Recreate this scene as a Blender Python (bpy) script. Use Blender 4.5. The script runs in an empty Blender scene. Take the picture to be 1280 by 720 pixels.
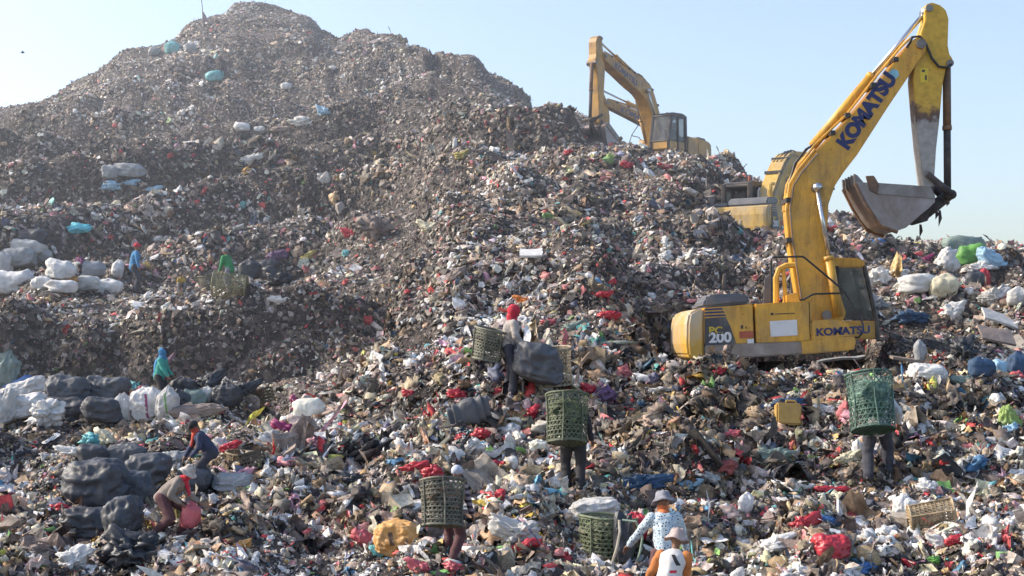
import bpy, bmesh, math, random
import numpy as np
from mathutils import Vector, Matrix, Euler
from mathutils.bvhtree import BVHTree
R = math.radians
F = 1758.0            # focal length in photo pixels (1280 wide)
CZ = 6.0              # camera height
HY = 430.0            # horizon row
rng = np.random.default_rng(7)
random.seed(7)
sc = bpy.context.scene
COL = sc.collection

def P(px, py, Y):
    return Vector(((px-640)*Y/F, Y, CZ+(HY-py)*Y/F))

# ------------------------------------------------------------------ tagging
def tag(o, label, cat, group=None, kind=None):
    o['label'] = label; o['category'] = cat
    if group: o['group'] = group
    if kind: o['kind'] = kind
    return o
def empty(name, loc, rz=0.0):
    o = bpy.data.objects.new(name, None); COL.objects.link(o)
    o.location = loc; o.rotation_euler = (0, 0, rz); o.empty_display_size = .2
    return o
def link(name, me, mat=None, parent=None):
    o = bpy.data.objects.new(name, me); COL.objects.link(o)
    if mat is not None: me.materials.append(mat)
    if parent is not None: o.parent = parent
    return o
def children(o): return [c for c in bpy.data.objects if c.parent == o]

# ------------------------------------------------------------------ noise
def _h(ix, iy, iz, s):
    n = (ix*374761393 + iy*668265263 + iz*1274126177 + s*974634777) & 0xffffffff
    n = ((n ^ (n >> 13))*1274126177) & 0xffffffff
    n = ((n ^ (n >> 16))*2246822519) & 0xffffffff
    return ((n ^ (n >> 15)) & 0xffffff)/float(0xffffff)
def vn(p, s=0):
    p = np.asarray(p, float); i = np.floor(p).astype(np.int64); f = p-i; f = f*f*(3-2*f)
    r = 0
    for dx in (0, 1):
        wx = f[..., 0] if dx else 1-f[..., 0]
        for dy in (0, 1):
            wy = f[..., 1] if dy else 1-f[..., 1]
            for dz in (0, 1):
                wz = f[..., 2] if dz else 1-f[..., 2]
                r = r + wx*wy*wz*_h(i[..., 0]+dx, i[..., 1]+dy, i[..., 2]+dz, s)
    return r*2-1
def fbm(p, o=3, s=0, g=.5):
    a = 1; t = 0; q = np.array(p, float)
    for k in range(o):
        t = t+a*vn(q, s+k*17); q = q*2.03+11.3; a *= g
    return t

# ------------------------------------------------------------------ materials
MATS = {}
def nodes(name):
    m = bpy.data.materials.new(name); m.use_nodes = True
    nt = m.node_tree; b = nt.nodes['Principled BSDF']
    return m, nt, b
def N(nt, t, **kw):
    n = nt.nodes.new(t)
    for k, v in kw.items():
        if k in n.inputs.keys(): n.inputs[k].default_value = v
        else: setattr(n, k, v)
    return n
def ramp(nt, stops, interp='LINEAR'):
    r = nt.nodes.new('ShaderNodeValToRGB'); r.color_ramp.interpolation = interp
    e = r.color_ramp.elements
    while len(e) > 1: e.remove(e[-1])
    e[0].position = stops[0][0]; e[0].color = (*stops[0][1], 1)
    for p, c in stops[1:]:
        x = e.new(p); x.color = (*c, 1)
    return r
def mat(name, col, rough=.6, metal=0, vary=.25, scale=6, dirt=None, dirt_amt=.4, bump=.15, bscale=30, coord='Object', spec=.5, trans=0):
    """base colour broken up by two noises, an optional dirt colour and a fine bump"""
    if name in MATS: return MATS[name]
    m, nt, b = nodes(name); L = nt.links
    tc = N(nt, 'ShaderNodeTexCoord')
    n1 = N(nt, 'ShaderNodeTexNoise', Scale=scale, Detail=6, Roughness=.6)
    L.new(tc.outputs[coord], n1.inputs['Vector'])
    lo = tuple(max(0, c*(1-vary)) for c in col); hi = tuple(min(1, c*(1+vary)) for c in col)
    r = ramp(nt, [(.3, lo), (.7, hi)]); L.new(n1.outputs['Fac'], r.inputs['Fac'])
    out = r.outputs['Color']
    if dirt is not None:
        n2 = N(nt, 'ShaderNodeTexNoise', Scale=scale*.45, Detail=9, Roughness=.7, Distortion=.4)
        L.new(tc.outputs[coord], n2.inputs['Vector'])
        r2 = ramp(nt, [(.62-.35*dirt_amt, (0, 0, 0)), (.72-.1*dirt_amt, (1, 1, 1))])
        L.new(n2.outputs['Fac'], r2.inputs['Fac'])
        mx = N(nt, 'ShaderNodeMix', data_type='RGBA')
        L.new(r2.outputs['Color'], mx.inputs[0]); L.new(out, mx.inputs[6]); mx.inputs[7].default_value = (*dirt, 1)
        out = mx.outputs[2]
    L.new(out, b.inputs['Base Color'])
    b.inputs['Roughness'].default_value = rough; b.inputs['Metallic'].default_value = metal
    b.inputs['Specular IOR Level'].default_value = spec
    if bump:
        n3 = N(nt, 'ShaderNodeTexNoise', Scale=bscale, Detail=5, Roughness=.65)
        L.new(tc.outputs[coord], n3.inputs['Vector'])
        bp = N(nt, 'ShaderNodeBump', Strength=bump, Distance=.03)
        L.new(n3.outputs['Fac'], bp.inputs['Height']); L.new(bp.outputs['Normal'], b.inputs['Normal'])
    MATS[name] = m
    return m

# ------------------------------------------------------------------ terrain
LV = 20
cols = {
-700:[(1100,11),(760,17.5),(680,20.5),(625,23.5),(595,25.5),(570,28),(560,30),(550,31.5),(545,33),(538,34.5),(522,37),(492,41),(395,42.0),(375,50),(350,58),(320,66),(300,74),(285,80),(255,92),(230,110)],
0:[(1000,11),(720,17.5),(650,20.5),(600,23.5),(575,25.5),(555,28),(545,30),(538,31.5),(532,33),(525,34.5),(510,37),(485,41),(378,42.0),(355,50),(310,58),(270,66),(235,74),(215,80),(175,92),(138,110)],
150:[(1000,11),(720,17.5),(650,20.5),(600,23.5),(575,25.5),(555,28),(547,29.5),(540,31),(534,32.5),(528,34),(512,37),(484,41),(376,42.0),(353,50),(305,58),(260,66),(220,75),(200,81),(140,97),(68,115)],
312:[(1000,11),(720,17.5),(650,20.3),(600,22.8),(572,24.8),(545,27),(538,28),(532,29.5),(527,31),(520,32.5),(505,36),(480,41),(373,42.0),(350,50),(300,58),(250,67),(205,76),(190,82),(100,104),(2,122)],
400:[(1000,11),(720,17.5),(655,20.2),(602,22.6),(560,24.8),(525,26.8),(515,27.4),(510,28),(505,28.5),(500,29),(500,33),(475,41),(372,42.0),(345,50),(290,58),(240,66),(190,76),(180,82),(95,104),(39,120)],
460:[(1000,11),(720,17.5),(655,20.2),(602,22.5),(560,24.5),(520,26.3),(505,27.2),(492,28),(475,28.8),(458,29.6),(480,34),(455,41),(372,42.2),(340,48),(285,56),(235,66),(185,76),(175,82),(90,103),(35,118)],
510:[(1000,11),(720,17.5),(655,20.2),(602,22.5),(555,24.5),(510,26.2),(480,27.5),(455,28.8),(425,30.5),(388,32.5),(410,37),(385,42),(355,44),(320,48),(270,56),(220,66),(165,78),(160,84),(92,100),(55,112)],
560:[(1000,11),(720,17.5),(655,20.2),(602,22.5),(550,24.5),(500,26),(460,27.8),(410,29.8),(350,34),(285,41),(290,44),(275,47),(262,49),(245,53),(225,58),(195,66),(150,80),(150,85),(120,92),(76,100)],
620:[(1000,11),(720,17.5),(655,20.2),(602,22.5),(548,24.5),(495,26),(460,27.6),(400,30),(320,36.5),(240,47),(245,50),(235,53),(228,55),(215,58),(200,62),(180,67),(150,76),(150,80),(125,88),(95,98)],
700:[(1000,11),(720,17.3),(655,20.2),(602,22.5),(546,24.5),(490,26),(458,27.6),(400,30),(310,37.5),(225,50),(228,53),(220,56),(212,58),(200,61),(188,64),(175,68),(133,76),(140,80),(175,86),(190,95)],
742:[(1000,11),(725,17.2),(655,20.2),(602,22.5),(546,24.5),(490,26),(458,27.6),(398,30.2),(305,38),(232,49),(233,52),(224,55.5),(213,58.5),(202,62),(190,65),(185,68),(148,76),(160,80),(200,86),(215,95)],
780:[(1000,11),(735,17),(658,20.2),(602,22.5),(546,24.5),(490,26),(458,27.6),(395,30.5),(300,39),(245,48),(240,51),(228,55),(215,59),(203,62.5),(193,66),(197,69),(210,74),(230,80),(250,88),(262,98)],
860:[(1000,11),(735,17),(658,20.2),(602,22.4),(546,24.4),(490,26),(466,27.2),(440,30.8),(310,38.5),(258,46.5),(250,50),(236,54.5),(222,59),(212,62.5),(207,66),(218,70),(235,76),(250,80),(265,88),(275,98)],
940:[(1000,11),(720,17.5),(655,20.2),(602,22.4),(546,24.4),(485,26),(466,27.2),(445,31),(350,36.5),(297,45),(288,50),(268,54),(250,58),(240,61),(232,64),(245,68),(262,76),(270,80),(280,88),(290,98)],
1040:[(1000,11),(720,17.5),(655,20.2),(602,22.4),(546,24.4),(480,26.2),(466,27.2),(443,31.2),(350,37),(300,44),(290,48),(280,51),(268,54),(260,57),(258,60),(268,64),(285,72),(290,80),(300,88),(305,98)],
1090:[(1000,11),(720,17.5),(655,20.2),(602,22.4),(546,24.4),(480,26.2),(466,27.2),(440,31),(362,36),(318,42),(306,46),(298,49),(290,52),(287,54.5),(288,57),(292,62),(300,70),(305,80),(310,88),(315,98)],
1150:[(1000,11),(720,17.5),(655,20.2),(602,22.5),(548,24.4),(482,26.4),(465,27.6),(432,30.5),(380,35),(345,40),(330,43),(320,46),(308,49),(300,52),(293,56),(290,60),(292,64),(300,72),(308,82),(315,95)],
1280:[(1000,11),(720,17.5),(655,20.2),(602,22.5),(548,24.6),(485,26.5),(465,27.8),(435,30.5),(395,34),(365,38),(350,41),(335,44.5),(320,48),(308,52),(302,56),(299,60),(301,65),(305,72),(310,80),(318,90)],
1980:[(1000,11),(720,17.5),(655,20.2),(602,22.5),(548,24.6),(485,26.5),(465,27.8),(435,30.5),(405,34),(385,38),(375,41),(365,44.5),(350,48),(342,52),(335,56),(332,60),(334,65),(338,72),(345,80),(350,90)]}
SKY = [(0,138),(34,134),(55,126),(87,111),(118,94),(134,76),(161,64),(200,57),(218,44),(242,27),(269,15),(292,6),(312,3),(336,6),(376,13),(391,21),(400,38),(423,45),(438,40),(459,35),(479,42),(509,55),(534,67),(542,80),(550,78),(566,74),(590,74),(606,87),(633,104),(660,123),(667,131),(690,150)]
MSK = [(640,140),(667,132),(694,133),(721,136),(741,148),(752,165),(770,200),(790,210)]
cpx = sorted(cols)
gpx = np.concatenate([np.arange(-700, -80, 14), np.arange(-80, 1370, 4.5), np.arange(1370, 1980, 14)]).astype(float)
PY = np.stack([np.interp(gpx, cpx, [cols[c][k][0] for c in cpx]) for k in range(LV)], 1)
YY = np.stack([np.interp(gpx, cpx, [cols[c][k][1] for c in cpx]) for k in range(LV)], 1)
def blur(a, w):
    k = np.exp(-.5*(np.arange(-3*w, 3*w+1)/w)**2); k /= k.sum()
    b = np.pad(a, ((3*w, 3*w), (0, 0)), mode='edge')
    return np.stack([np.convolve(b[:, j], k, 'valid') for j in range(a.shape[1])], 1)
PY = blur(PY, 4); YY = blur(YY, 4)
m = (gpx > 0) & (gpx < 667); PY[m, 19] = np.interp(gpx[m], *zip(*SKY))
m = (gpx > 640) & (gpx < 790); PY[m, 16] = np.interp(gpx[m], *zip(*MSK))
m = (gpx > 60) & (gpx < 560)      # keep the slope under the summit below its skyline
PY[m, 18] = np.maximum(PY[m, 18], PY[m, 19]+38)
ZZ = CZ+(HY-PY)*YY/F
# rows between levels
rows_Y, rows_Z, rows_t = [], [], []
sub = [10, 26, 24, 24, 24, 26, 22, 26, 26, 34, 16, 16, 30, 24, 24, 26, 26, 16, 34, 40]
Zr = []
for k in range(LV-1):
    for j in range(sub[k]*2 if k < 9 else sub[k]):
        t = j/float(sub[k]*2 if k < 9 else sub[k])
        rows_Y.append(YY[:, k]*(1-t)+YY[:, k+1]*t); rows_Z.append(ZZ[:, k]*(1-t)+ZZ[:, k+1]*t)
rows_Y.append(YY[:, -1]); rows_Z.append(ZZ[:, -1])
nvis = len(rows_Y)
for t in (4, 9, 16, 26, 40):
    rows_Y.append(YY[:, -1]+t); rows_Z.append(ZZ[:, -1]*(1-t/40)**1.3 + 0*t)
GY = np.stack(rows_Y, 1); GZ = np.stack(rows_Z, 1)
for _ in range(3):                       # soften the creases between levels a little
    GZ[:, 1:-1] = .25*GZ[:, :-2]+.5*GZ[:, 1:-1]+.25*GZ[:, 2:]
GX = (gpx[:, None]-640)*GY/F
# heaps, ledges and lumps
q = np.stack([GX, GY, GZ], -1)
far = np.clip((GY-34)/50, 0, 1)
d = fbm(q*np.array([.16, .16, .16]), 3, 3)*(.28+.7*far)
warp = fbm(q*np.array([.07, .07, .1]), 2, 9)*1.6
def bench(z, h, k, ph):
    t = z/h+ph/6.283; f = t-np.floor(t); s_ = np.clip((f-.5)*3.6+.5, 0, 1); s_ = s_*s_*(3-2*s_)
    return h*k*(s_-f)
hi_ = np.clip((GY-52+5*np.clip((-GX-3)/3, 0, 1))/10, 0, 1)
bw = fbm(np.stack([GX*.025, GY*.008, GZ*.05], -1), 2, 90)*5.5
d *= 1-.45*hi_
bw2 = fbm(np.stack([GX*.09, GY*.03, GZ*.02], -1), 2, 95)*6.0
leftish = np.clip((14-GX)/8, 0, 1)
mid_ = np.clip((GY-32)/6, 0, 1)*np.clip((GX+3)/3, 0, 1)
d += bench(GZ, 2.7, 1.75, bw)*hi_*leftish*1.0+bench(GZ, 1.2, .8, bw*1.7+bw2*.3)*hi_+bench(GZ, 1.5, .55, bw2*1.5)*mid_*(1-hi_)
led = vn(np.stack([GX*.045+warp*.4, GY*.02, GZ*.42+warp], -1), 21)
led2 = vn(np.stack([GX*.12+warp, GY*.05, GZ*1.0+warp*1.2], -1), 25)
d += (1-np.abs(led)*2)*.0*far*hi_+(1-np.abs(led2)*2)*.25*far
d += (fbm(q*.45, 3, 33))*(.24+.0*far)
d += np.maximum(0, vn(q*np.array([.8,.8,.3]), 37)-.1)*(.35)
d += (1-2*np.abs(vn(q*np.array([1.1, 1.1, 1.3]), 41)))*(.06+.14*far)
d += fbm(q*2.6, 2, 51)*(.045+.05*far)
def pil(fx, fy, fz, s): return np.abs(vn(np.stack([GX*fx+warp*.5, GY*fy, GZ*fz+warp*.3], -1), s))
lump = hi_*(1.0*pil(.06, .03, .10, 101)+.55*pil(.14, .14, .3, 103)+.40*pil(.40, .45, .6, 105)-.6)*(1+.5*(GX > 6))
dome = lambda px_, Y_, rx, ry, h_: h_*np.exp(-(((GX-(px_-640)*Y_/F)/rx)**2+((GY-Y_)/ry)**2)**1.5)
lump += dome(655, 69, 3.4, 4, .9)+dome(560, 52, 3.5, 5, .9)
mid2 = np.clip((GY-27.5)/4, 0, 1)*(1-hi_)
lump += mid2*(1.3*pil(.24, .26, .30, 107)+.8*pil(.55, .55, .8, 109)-.68)
lump += (1-mid2)*(1-hi_)*(.42*pil(.6, .7, .8, 111)+.22*pil(1.4, 1.5, 1.5, 113)-.2)
lump *= 1-.7*np.clip((GX-2)/3, 0, 1)*np.clip((GY-44)/6, 0, 1)
d += lump
gull = 1-2*np.abs(vn(np.stack([GX*.33, GY*.10, GZ*.05], -1), 61))   # run-off shaped flutes on the middle mound
d += gull*.6*np.clip((72-GY)/8, 0, 1)*np.clip((GY-28)/6, 0, 1)*np.clip((GX+4)/3, 0, 1)
sup = np.ones_like(GY)
def pad(x0, x1, y0, y1, z, soft):
    global GZ, sup
    w = np.clip(np.minimum.reduce([(GX-x0)/soft+1, (x1-GX)/soft+1, (GY-y0)/soft+1, (y1-GY)/soft+1]), 0, 1)
    w = w*w*(3-2*w); GZ = GZ*(1-w)+z*w; sup = sup*(1-.85*w)
EXC = {}
pad(3.1, 7.8, 26.7, 31.6, P(980, 475, 28).z, .3)
k2 = 47.5; pad(*(P(905, 0, k2).x, P(990, 0, k2).x), 44.2, 49.5, P(0, 303, 47.5).z, 1.2)
pad(P(734, 0, 64).x, P(800, 0, 64).x, 60.5, 66, P(0, 194, 64).z, .8)
k3 = 67.; pad(*(P(803, 0, k3).x, P(872, 0, k3).x), 62.5, 70, P(0, 221, k3).z, 1.0)
d *= 1-.85*np.clip((GX+3)/3, 0, 1)*np.clip((GY-64)/6, 0, 1)
topw = np.clip((GY-YY[:, 18:19]+1)/9, 0, 1)*(gpx[:, None] < 660); d *= 1-.86*topw; d += .3*topw
rw = np.clip((GX-9)/4, 0, 1)*np.clip((GY-38)/10, 0, 1); d = d*(1-.7*rw)-.55*rw
GY = GY - lump*.45*sup*np.clip((GY-10)/5, 0, 1)
GX = (gpx[:, None]-640)*GY/F
GZ = GZ + d*sup*np.clip((GY-10)/5, 0, 1)
# a scarp that stays steep: extra vertical fluting on the terrace face
nc, nr = GX.shape
V = np.stack([GX, GY, GZ], -1).reshape(-1, 3)
ii, jj = np.meshgrid(np.arange(nc-1), np.arange(nr-1), indexing='ij')
Q = np.stack([ii*nr+jj, (ii+1)*nr+jj, (ii+1)*nr+jj+1, ii*nr+jj+1], -1).reshape(-1, 4)
def np_mesh(name, v, f, smooth=False, col=None):
    me = bpy.data.meshes.new(name); f = np.asarray(f)
    n, k = f.shape
    me.vertices.add(len(v)); me.vertices.foreach_set('co', np.asarray(v, np.float32).ravel())
    me.loops.add(n*k); me.loops.foreach_set('vertex_index', f.astype(np.int32).ravel())
    me.polygons.add(n); me.polygons.foreach_set('loop_start', np.arange(0, n*k, k, dtype=np.int32))
    me.polygons.foreach_set('loop_total', np.full(n, k, np.int32))
    if col is not None:
        a = me.color_attributes.new('tint', 'FLOAT_COLOR', 'POINT')
        c4 = np.ones((len(v), 4), np.float32); c4[:, :3] = col
        a.data.foreach_set('color', c4.ravel())
    me.update(calc_edges=True)
    if smooth: me.polygons.foreach_set('use_smooth', np.ones(n, bool))
    else: me.polygons.foreach_set('use_smooth', np.zeros(n, bool))
    return me

def ground_mat():
    m, nt, b = nodes('packed_refuse'); L = nt.links
    g = N(nt, 'ShaderNodeNewGeometry')
    v = N(nt, 'ShaderNodeTexVoronoi', Scale=7.0); L.new(g.outputs['Position'], v.inputs['Vector'])
    sep = N(nt, 'ShaderNodeSeparateColor'); L.new(v.outputs['Color'], sep.inputs[0])
    r = ramp(nt, [(0, (.035, .030, .030)), (.3, (.06, .05, .047)), (.55, (.11, .093, .085)), (.75, (.16, .135, .12)), (.88, (.26, .235, .22)), (.96, (.42, .40, .38)), (1, (.30, .10, .09))], 'CONSTANT')
    L.new(sep.outputs[0], r.inputs['Fac'])
    n = N(nt, 'ShaderNodeTexNoise', Scale=2.2, Detail=8, Roughness=.7); L.new(g.outputs['Position'], n.inputs['Vector'])
    r2 = ramp(nt, [(.3, (.45, .43, .43)), (.65, (1.1, 1.05, 1.0))]); L.new(n.outputs['Fac'], r2.inputs['Fac'])
    mx = N(nt, 'ShaderNodeMix', data_type='RGBA', blend_type='MULTIPLY'); mx.inputs[0].default_value = 1
    L.new(r.outputs['Color'], mx.inputs[6]); L.new(r2.outputs['Color'], mx.inputs[7]); L.new(mx.outputs[2], b.inputs['Base Color'])
    b.inputs['Roughness'].default_value = .85
    bp = N(nt, 'ShaderNodeBump', Strength=.8, Distance=.06)
    n3 = N(nt, 'ShaderNodeTexNoise', Scale=14, Detail=6, Roughness=.7); L.new(g.outputs['Position'], n3.inputs['Vector'])
    L.new(n3.outputs['Fac'], bp.inputs['Height']); L.new(bp.outputs['Normal'], b.inputs['Normal'])
    return m
GM = ground_mat()
hill_me = np_mesh('landfill_hill', V, Q, smooth=True)
hill = tag(link('landfill_hill', hill_me, GM), 'huge terraced hill of packed brown grey refuse', 'hill', kind='structure')
bv = BVHTree.FromPolygons([tuple(v) for v in V], [tuple(int(x) for x in f) for f in Q])
CAM = Vector((0, 0, CZ))
def at(px, py):
    """the point of the hill seen at a photo pixel"""
    d_ = (P(px, py, 10)-CAM).normalized()
    h = bv.ray_cast(CAM, d_)
    return h[0] if h[0] is not None else P(px, py, 60)
def drop(x, y, z0=60):
    h = bv.ray_cast(Vector((x, y, z0)), Vector((0, 0, -1)))
    return h[0] if h[0] is not None else Vector((x, y, 0))
# far flat land out to the horizon
pl = np.array([(-4000, -300, -.3), (4000, -300, -.3), (4000, 6000, -.3), (-4000, 6000, -.3)], float)
land = tag(link('ground', np_mesh('ground', pl, [[0, 1, 2, 3]]), mat('far_land', (.13, .12, .08), .95, vary=.4, scale=.02)), 'flat brown land stretching to the horizon', 'ground', kind='structure')

# ------------------------------------------------------------------ litter prototypes
def ico(n):
    bm = bmesh.new(); bmesh.ops.create_icosphere(bm, subdivisions=n, radius=1)
    v = np.array([x.co[:] for x in bm.verts]); f = np.array([[y.index for y in x.verts] for x in bm.faces]); bm.free()
    return v, f
ICO = {n: ico(n) for n in (1, 2, 3, 4, 5)}
def crumple(n, seed, amp=.45, fr=1.7, flat=.6, rid=0):
    v, f = ICO[n]; r = 1+amp*fbm(v*fr+seed*7.1, 2, seed)-rid*(np.abs(vn(v*3.3+seed*3, seed+40))-.3)-rid*.5*(np.abs(vn(v*7+seed*3, seed+44))-.3)
    w = v*r[:, None]; w = w+.22*np.stack([vn(v*3.1+seed, seed+i) for i in (1, 2, 3)], -1)
    w[:, 2] *= flat
    return w, f
def sheet(n, seed, fold=.35, ratio=1.0):
    u = np.linspace(-1, 1, n); a, b = np.meshgrid(u, u, indexing='ij'); a = a.ravel(); b = b.ravel()
    e = 1+.25*vn(np.stack([a*1.3, b*1.3, a*0+seed], -1), seed)
    z = fold*vn(np.stack([a*1.6+seed, b*1.6, a*0], -1), seed+5)+.5*fold*np.abs(vn(np.stack([a*4, b*2.5+seed, a*0], -1), seed+8))
    v = np.stack([a*e, b*e*ratio, z+.3*np.cos(seed)*(a*a)], -1)
    f = []
    for i in range(n-1):
        for j in range(n-1):
            k = i*n+j
            f += [[k, k+n, k+n+1], [k, k+n+1, k+1]]
    return v, np.array(f)
def strip(n, seed, w=.16):
    t = np.linspace(-1.6, 1.6, n)
    c = np.stack([t, .5*np.sin(t*1.3+seed)+.2*np.sin(t*4+seed), .35*np.cos(t*1.7+seed*2)], -1)
    s = np.stack([.2*np.sin(t*2+seed), np.cos(t*1.5+seed)*w, np.sin(t*1.5+seed)*w], -1)
    v = np.concatenate([c-s, c+s]); f = []
    for i in range(n-1): f += [[i, i+1, n+i+1], [i, n+i+1, n+i]]
    return v, np.array(f)
def box_p(seed, sz):
    r = np.random.default_rng(seed)
    v = np.array([[x, y, z] for x in (-1, 1) for y in (-1, 1) for z in (-1, 1)], float)*np.array(sz)+r.normal(0, .09, (8, 3))
    f = [[0, 1, 3], [0, 3, 2], [4, 6, 7], [4, 7, 5], [0, 4, 5], [0, 5, 1], [2, 3, 7], [2, 7, 6], [0, 2, 6], [0, 6, 4], [1, 5, 7], [1, 7, 3]]
    return v, np.array(f)
def tube_p(n, prof, bend=0):
    v = []; f = []
    for i, (x, r) in enumerate(prof):
        for k in range(n):
            a = 2*math.pi*k/n; v.append((x, r*math.cos(a)+bend*x*x, r*math.sin(a)))
    for i in range(len(prof)-1):
        for k in range(n):
            a = i*n+k; b = i*n+(k+1) % n
            f += [[a, b, b+n], [a, b+n, a+n]]
    return np.array(v, float), np.array(f)
BOTTLE = [(-1, .02), (-1, .3), (.3, .3), (.62, .12), (.9, .1), (.9, .01)]
near_p = [crumple(3, s, .45, 1.5, .75, .9) for s in range(1, 7)]+[crumple(2, s+30, .55, 1.9, .38, .8) for s in range(6)]+[sheet(7, s+3, .7, .5+.1*s) for s in range(7)]+[strip(9, s*1.7, .13) for s in range(4)]+[box_p(2, (1, .6, .12)), box_p(3, (1, .12, .05)), box_p(4, (.7, .5, .4)), box_p(9, (1.2, .05, .05)), tube_p(7, BOTTLE), tube_p(6, [(-1.4, .05), (1.4, .04)], .12)]
near_w = np.array([1.3]*6+[3.2]*6+[5.0]*7+[1.7]*4+[1.2, 1.2, .7, 1.0, .6, 1.2])
far_p = [crumple(2, s+60, .6, 1.8, .6) for s in range(4)]+[crumple(1, s+50, .5, 1.8, .55) for s in range(5)]+[sheet(4, s+13, .5, .5+.15*s) for s in range(5)]+[strip(5, s*1.3, .14) for s in range(2)]+[box_p(12, (1, .5, .08))]
far_w = np.array([.5]*4+[2.4]*5+[4.0]*5+[3.2]*2+[1.0])

# per-cell sampling of the hill
def blur2(a, w): return blur(blur(a, w).T, w).T
_sz = blur2(GZ, 3); _sy = blur2(GY, 3); _sx = blur2(GX, 3)
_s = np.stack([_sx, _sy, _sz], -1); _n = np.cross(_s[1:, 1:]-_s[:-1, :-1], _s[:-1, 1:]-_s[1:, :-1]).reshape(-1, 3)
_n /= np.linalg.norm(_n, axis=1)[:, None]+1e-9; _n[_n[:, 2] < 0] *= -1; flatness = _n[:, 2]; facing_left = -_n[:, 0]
C0 = V[Q[:, 0]]; C1 = V[Q[:, 1]]; C2 = V[Q[:, 2]]; C3 = V[Q[:, 3]]
nrm = np.cross(C2-C0, C3-C1); area = np.linalg.norm(nrm, axis=1)*.5; nrm /= (np.linalg.norm(nrm, axis=1)[:, None]+1e-9)
nrm[nrm[:, 2] < 0] *= -1
cen = (C0+C1+C2+C3)/4; cpxl = 640+cen[:, 0]/cen[:, 1]*F
def size_at(Y): return np.interp(Y, [12, 18, 28, 45, 66, 120], [.075, .078, .10, .14, .19, .33])
PALN = dict(
 c=np.array([(.78,.76,.72),(.55,.52,.48),(.33,.30,.27),(.20,.17,.14),(.13,.11,.10),(.07,.062,.06),(.035,.033,.036),(.34,.27,.19),(.22,.15,.09),(.50,.045,.05),(.55,.16,.17),(.40,.22,.30),(.05,.16,.28),(.08,.30,.33),(.50,.36,.06),(.12,.26,.08),(.62,.45,.30),(.09,.11,.17),(.50,.52,.50),(.42,.30,.12)]),
)
W_NEAR = np.array([6,8,10,14,16,13,9,8,8,2.0,1.6,.9,.7,.6,.6,.6,1.3,2.2,3,.8])
W_MID = np.array([2.2,5,11,19,22,16,8,6,7,1.5,1.6,1.2,.5,.4,.25,.4,.8,2.0,2,.4])
W_FAR = np.array([1.2,4,12,23,23,13,4,6,7,.35,.8,.5,.25,.25,.1,.15,.6,1.6,2,.2])
AVOID = [(985, 522, 34), (494, 685, 50), (765, 685, 55), (1170, 655, 45), (200, 650, 60), (140, 620, 70), (255, 595, 40), (636, 490, 40), (715, 600, 45), (563, 690, 45), (1097, 590, 50), (830, 690, 70), (100, 525, 60), (190, 515, 60), (900, 462, 50), (980, 462, 50), (1060, 462, 50), (585, 525, 40), (1212, 340, 50), (1165, 365, 50), (690, 475, 45), (607, 480, 30)]
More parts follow.
